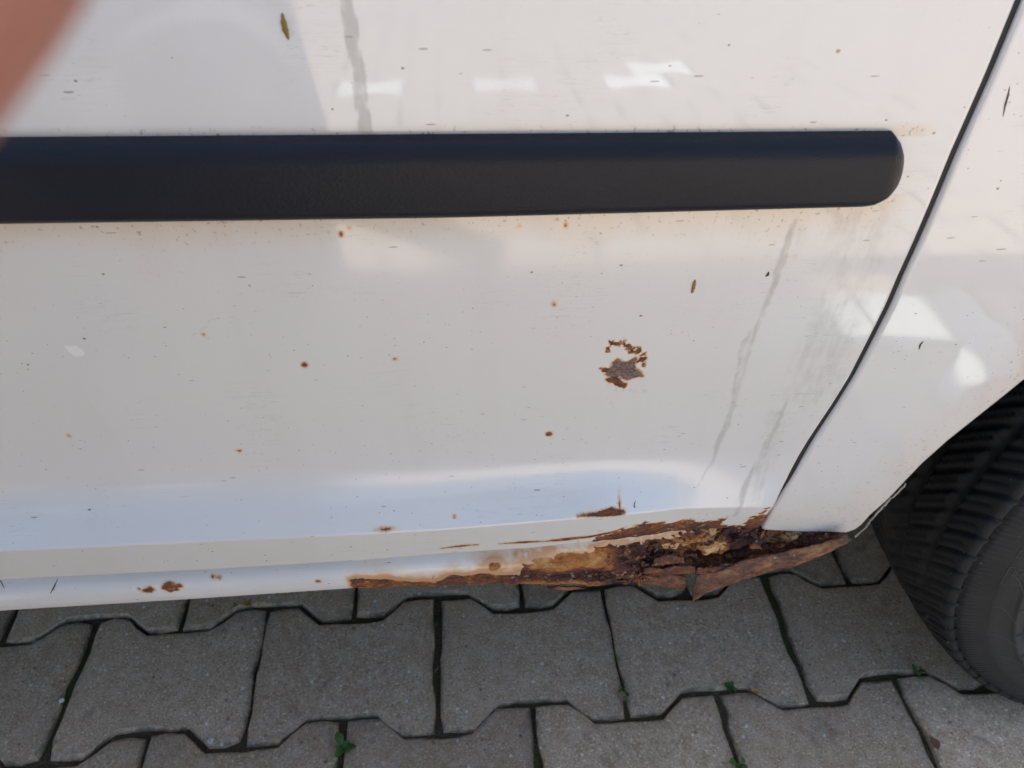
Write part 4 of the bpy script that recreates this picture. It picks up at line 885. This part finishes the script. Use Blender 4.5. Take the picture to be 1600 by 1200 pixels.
for uv,s,l in (([(-0.2332,-0.0020)][0],.0035,'pale pebble in the low left joint beside the weed'),([(-0.4027,0.0536)][0],.0028,'small pebble in the leftmost joint'),([(0.3200,-0.0296)][0],.002,'tiny pale pebble at the mossy joint by the bottom weed')):
    pebble((uv[0],uv[1]),s,l)
# ------------------------------------------------------------------ the person taking the picture, one finger over the lens
def person():
    def cs(x,y,d): return tuple(CAM+r2*x+u2*y+fw*d)
    V=[];E=[];RD=[]
    def ch(pts,root=None):
        ids=[]; prev=root
        for p,r in pts:
            V.append(tuple(p));RD.append(r)
            if prev is not None:E.append((prev,len(V)-1))
            prev=len(V)-1; ids.append(prev)
        return ids
    pel=ch([((-.40,-.94,.36),.135)])[0]
    sp=ch([((-.39,-.89,.52),.135),((-.375,-.81,.68),.145),((-.355,-.74,.82),.125),((-.335,-.70,.89),.062),((-.32,-.675,.935),.056),((-.305,-.65,.99),.082),((-.30,-.635,1.06),.090),((-.305,-.65,1.12),.068)],pel)
    chest=sp[2]
    def fingers(w_,list_):
        for pts in list_: ch([(cs(*p[:3]),p[3]) for p in pts],w_)
    # left arm to the lens; its index finger lies up across the corner of the view
    la=ch([((-.56,-.72,.80),.066),((-.58,-.60,.66),.056),((-.53,-.50,.60),.048),((-.33,-.46,.68),.039),(cs(-.165,-.100,-.075),.027),(cs(-.140,-.076,-.046),.026),(cs(-.112,-.050,-.020),.026)],chest)
    fingers(la[-1],[[(-.098,-.022,.006,.0125),(-.070,-.012,.018,.0098),(-.0381,.0022,.028,.0085),(-.0257,.0186,.030,.0080),(-.0191,.0273,.030,.0069)],
        [(-.104,-.030,.012,.0125),(-.088,-.026,.044,.0100),(-.070,-.046,.052,.0090),(-.066,-.062,.040,.0080)],
        [(-.110,-.042,.014,.0120),(-.098,-.044,.044,.0095),(-.080,-.062,.050,.0086),(-.076,-.076,.038,.0076)],
        [(-.118,-.058,.010,.0105),(-.108,-.064,.034,.0085),(-.092,-.078,.040,.0076),(-.088,-.088,.030,.0066)]])
    fingers(la[-2],[[(-.092,-.064,-.030,.0130),(-.066,-.062,-.034,.0105),(-.046,-.052,-.032,.0095),(-.034,-.044,-.030,.0075)]])
    # right arm, the hand closed beside the lens
    ra=ch([((-.16,-.74,.82),.066),((-.04,-.72,.70),.054),((.06,-.66,.64),.047),((.13,-.54,.71),.038),(cs(.160,-.090,-.080),.027),(cs(.140,-.070,-.050),.026),(cs(.115,-.048,-.024),.025)],chest)
    fingers(ra[-1],[[(.104,-.030,.004,.0125),(.096,-.024,.028,.0100),(.084,-.036,.040,.0090),(.078,-.046,.036,.0080)],
        [(.108,-.036,.006,.0125),(.102,-.036,.032,.0100),(.088,-.050,.042,.0090),(.082,-.060,.034,.0080)],
        [(.114,-.046,.006,.0120),(.108,-.050,.032,.0095),(.094,-.064,.040,.0086),(.088,-.072,.030,.0076)],
        [(.120,-.060,.002,.0105),(.114,-.066,.024,.0085),(.100,-.078,.030,.0076),(.096,-.086,.022,.0066)]])
    fingers(ra[-2],[[(.100,-.064,-.034,.0130),(.074,-.060,-.036,.0105),(.056,-.052,-.034,.0095),(.044,-.046,-.032,.0075)]])
    legs=[]
    for (hx,kx,ky,fx,fy) in((-.50,-.60,-.56,-.52,-.66),(-.30,-.20,-.60,-.22,-.70)):
        legs.append(ch([((hx,-.90,.37),.105),((hx*.5+kx*.5,-.74,.46),.092),((kx,ky,.53),.074),((kx*.6+fx*.4,ky*.5+fy*.5-.01,.30),.060),((fx,fy-.03,.10),.046),((fx,fy+.02,.048),.042),((fx,fy+.13,.034),.035)],pel))
    def skinned(name,V,E,RD,root,mat,parent=None,base=None):
        me=bpy.data.meshes.new(name); me.from_pydata([tuple(Vector(v)-base) for v in V],E,[]); me.update(); o=bpy.data.objects.new(name,me); C.objects.link(o)
        if parent: o.parent=parent
        else: o.location=base
        me.materials.append(mat); sk=o.modifiers.new('skin','SKIN')
        for i,sv in enumerate(me.skin_vertices[0].data): sv.radius=(RD[i],RD[i]); sv.use_root=(i==root)
        q=o.modifiers.new('sub','SUBSURF'); q.levels=2; q.render_levels=2; sk.use_smooth_shade=True; return o
    base=Vector((-.38,-.80,0))
    o=skinned('person',V,E,RD,pel,M['skin'],None,base); tag(o,'person whose blurred pink fingertip covers the top left corner of the view','person')
    def sub(name,ids,grow,mat):
        k={v:i for i,v in enumerate(ids)}; e=[(k[a],k[b]) for a,b in E if a in k and b in k]
        return skinned(name,[V[i] for i in ids],e,[RD[i]+grow for i in ids],0,mat,o,base)
    sub('jacket',[pel]+sp[:4]+la[:5]+ra[:5],.020,M['sleeve'])
    sub('trousers',[pel]+legs[0][:5]+legs[1][:5],.034,M['denim'])
    for l in legs: sub('shoe',l[4:],.010,M['dark'])
    # short hair as a cap over the skull
    bm=bmesh.new(); bmesh.ops.create_icosphere(bm,subdivisions=3,radius=1)
    bmesh.ops.delete(bm,geom=[v for v in bm.verts if v.co.z<-.15 and v.co.y>-.3 or v.co.z<-.6],context='VERTS')
    c=Vector((-.303,-.648,1.085))-base
    for v in bm.verts: v.co=c+Vector((v.co.x*.098,v.co.y*.105,v.co.z*.10))
    me=bpy.data.meshes.new('hair'); bm.to_mesh(me); bm.free(); link('hair',me,M['hair'],o,world=False)
    # face: eyes, nose, mouth, ears
    def blob(name,p,s,mat):
        bm=bmesh.new(); bmesh.ops.create_uvsphere(bm,u_segments=14,v_segments=10,radius=1)
        for v in bm.verts: v.co=Vector(p)-base+Vector((v.co.x*s[0],v.co.y*s[1],v.co.z*s[2]))
        me=bpy.data.meshes.new(name); bm.to_mesh(me); bm.free(); link(name,me,mat,o,world=False)
    for e in(-.032,.032): blob('eye',(-.295+e,-.554,1.055),(.013,.010,.009),M['white_stone'])
    blob('nose',(-.295,-.540,1.025),(.012,.018,.022),M['skin']); blob('mouth',(-.298,-.560,.988),(.026,.008,.007),M['nail'])
    for e in(-.092,.092): blob('ear',(-.303+e,-.64,1.04),(.010,.018,.030),M['skin'])
person()
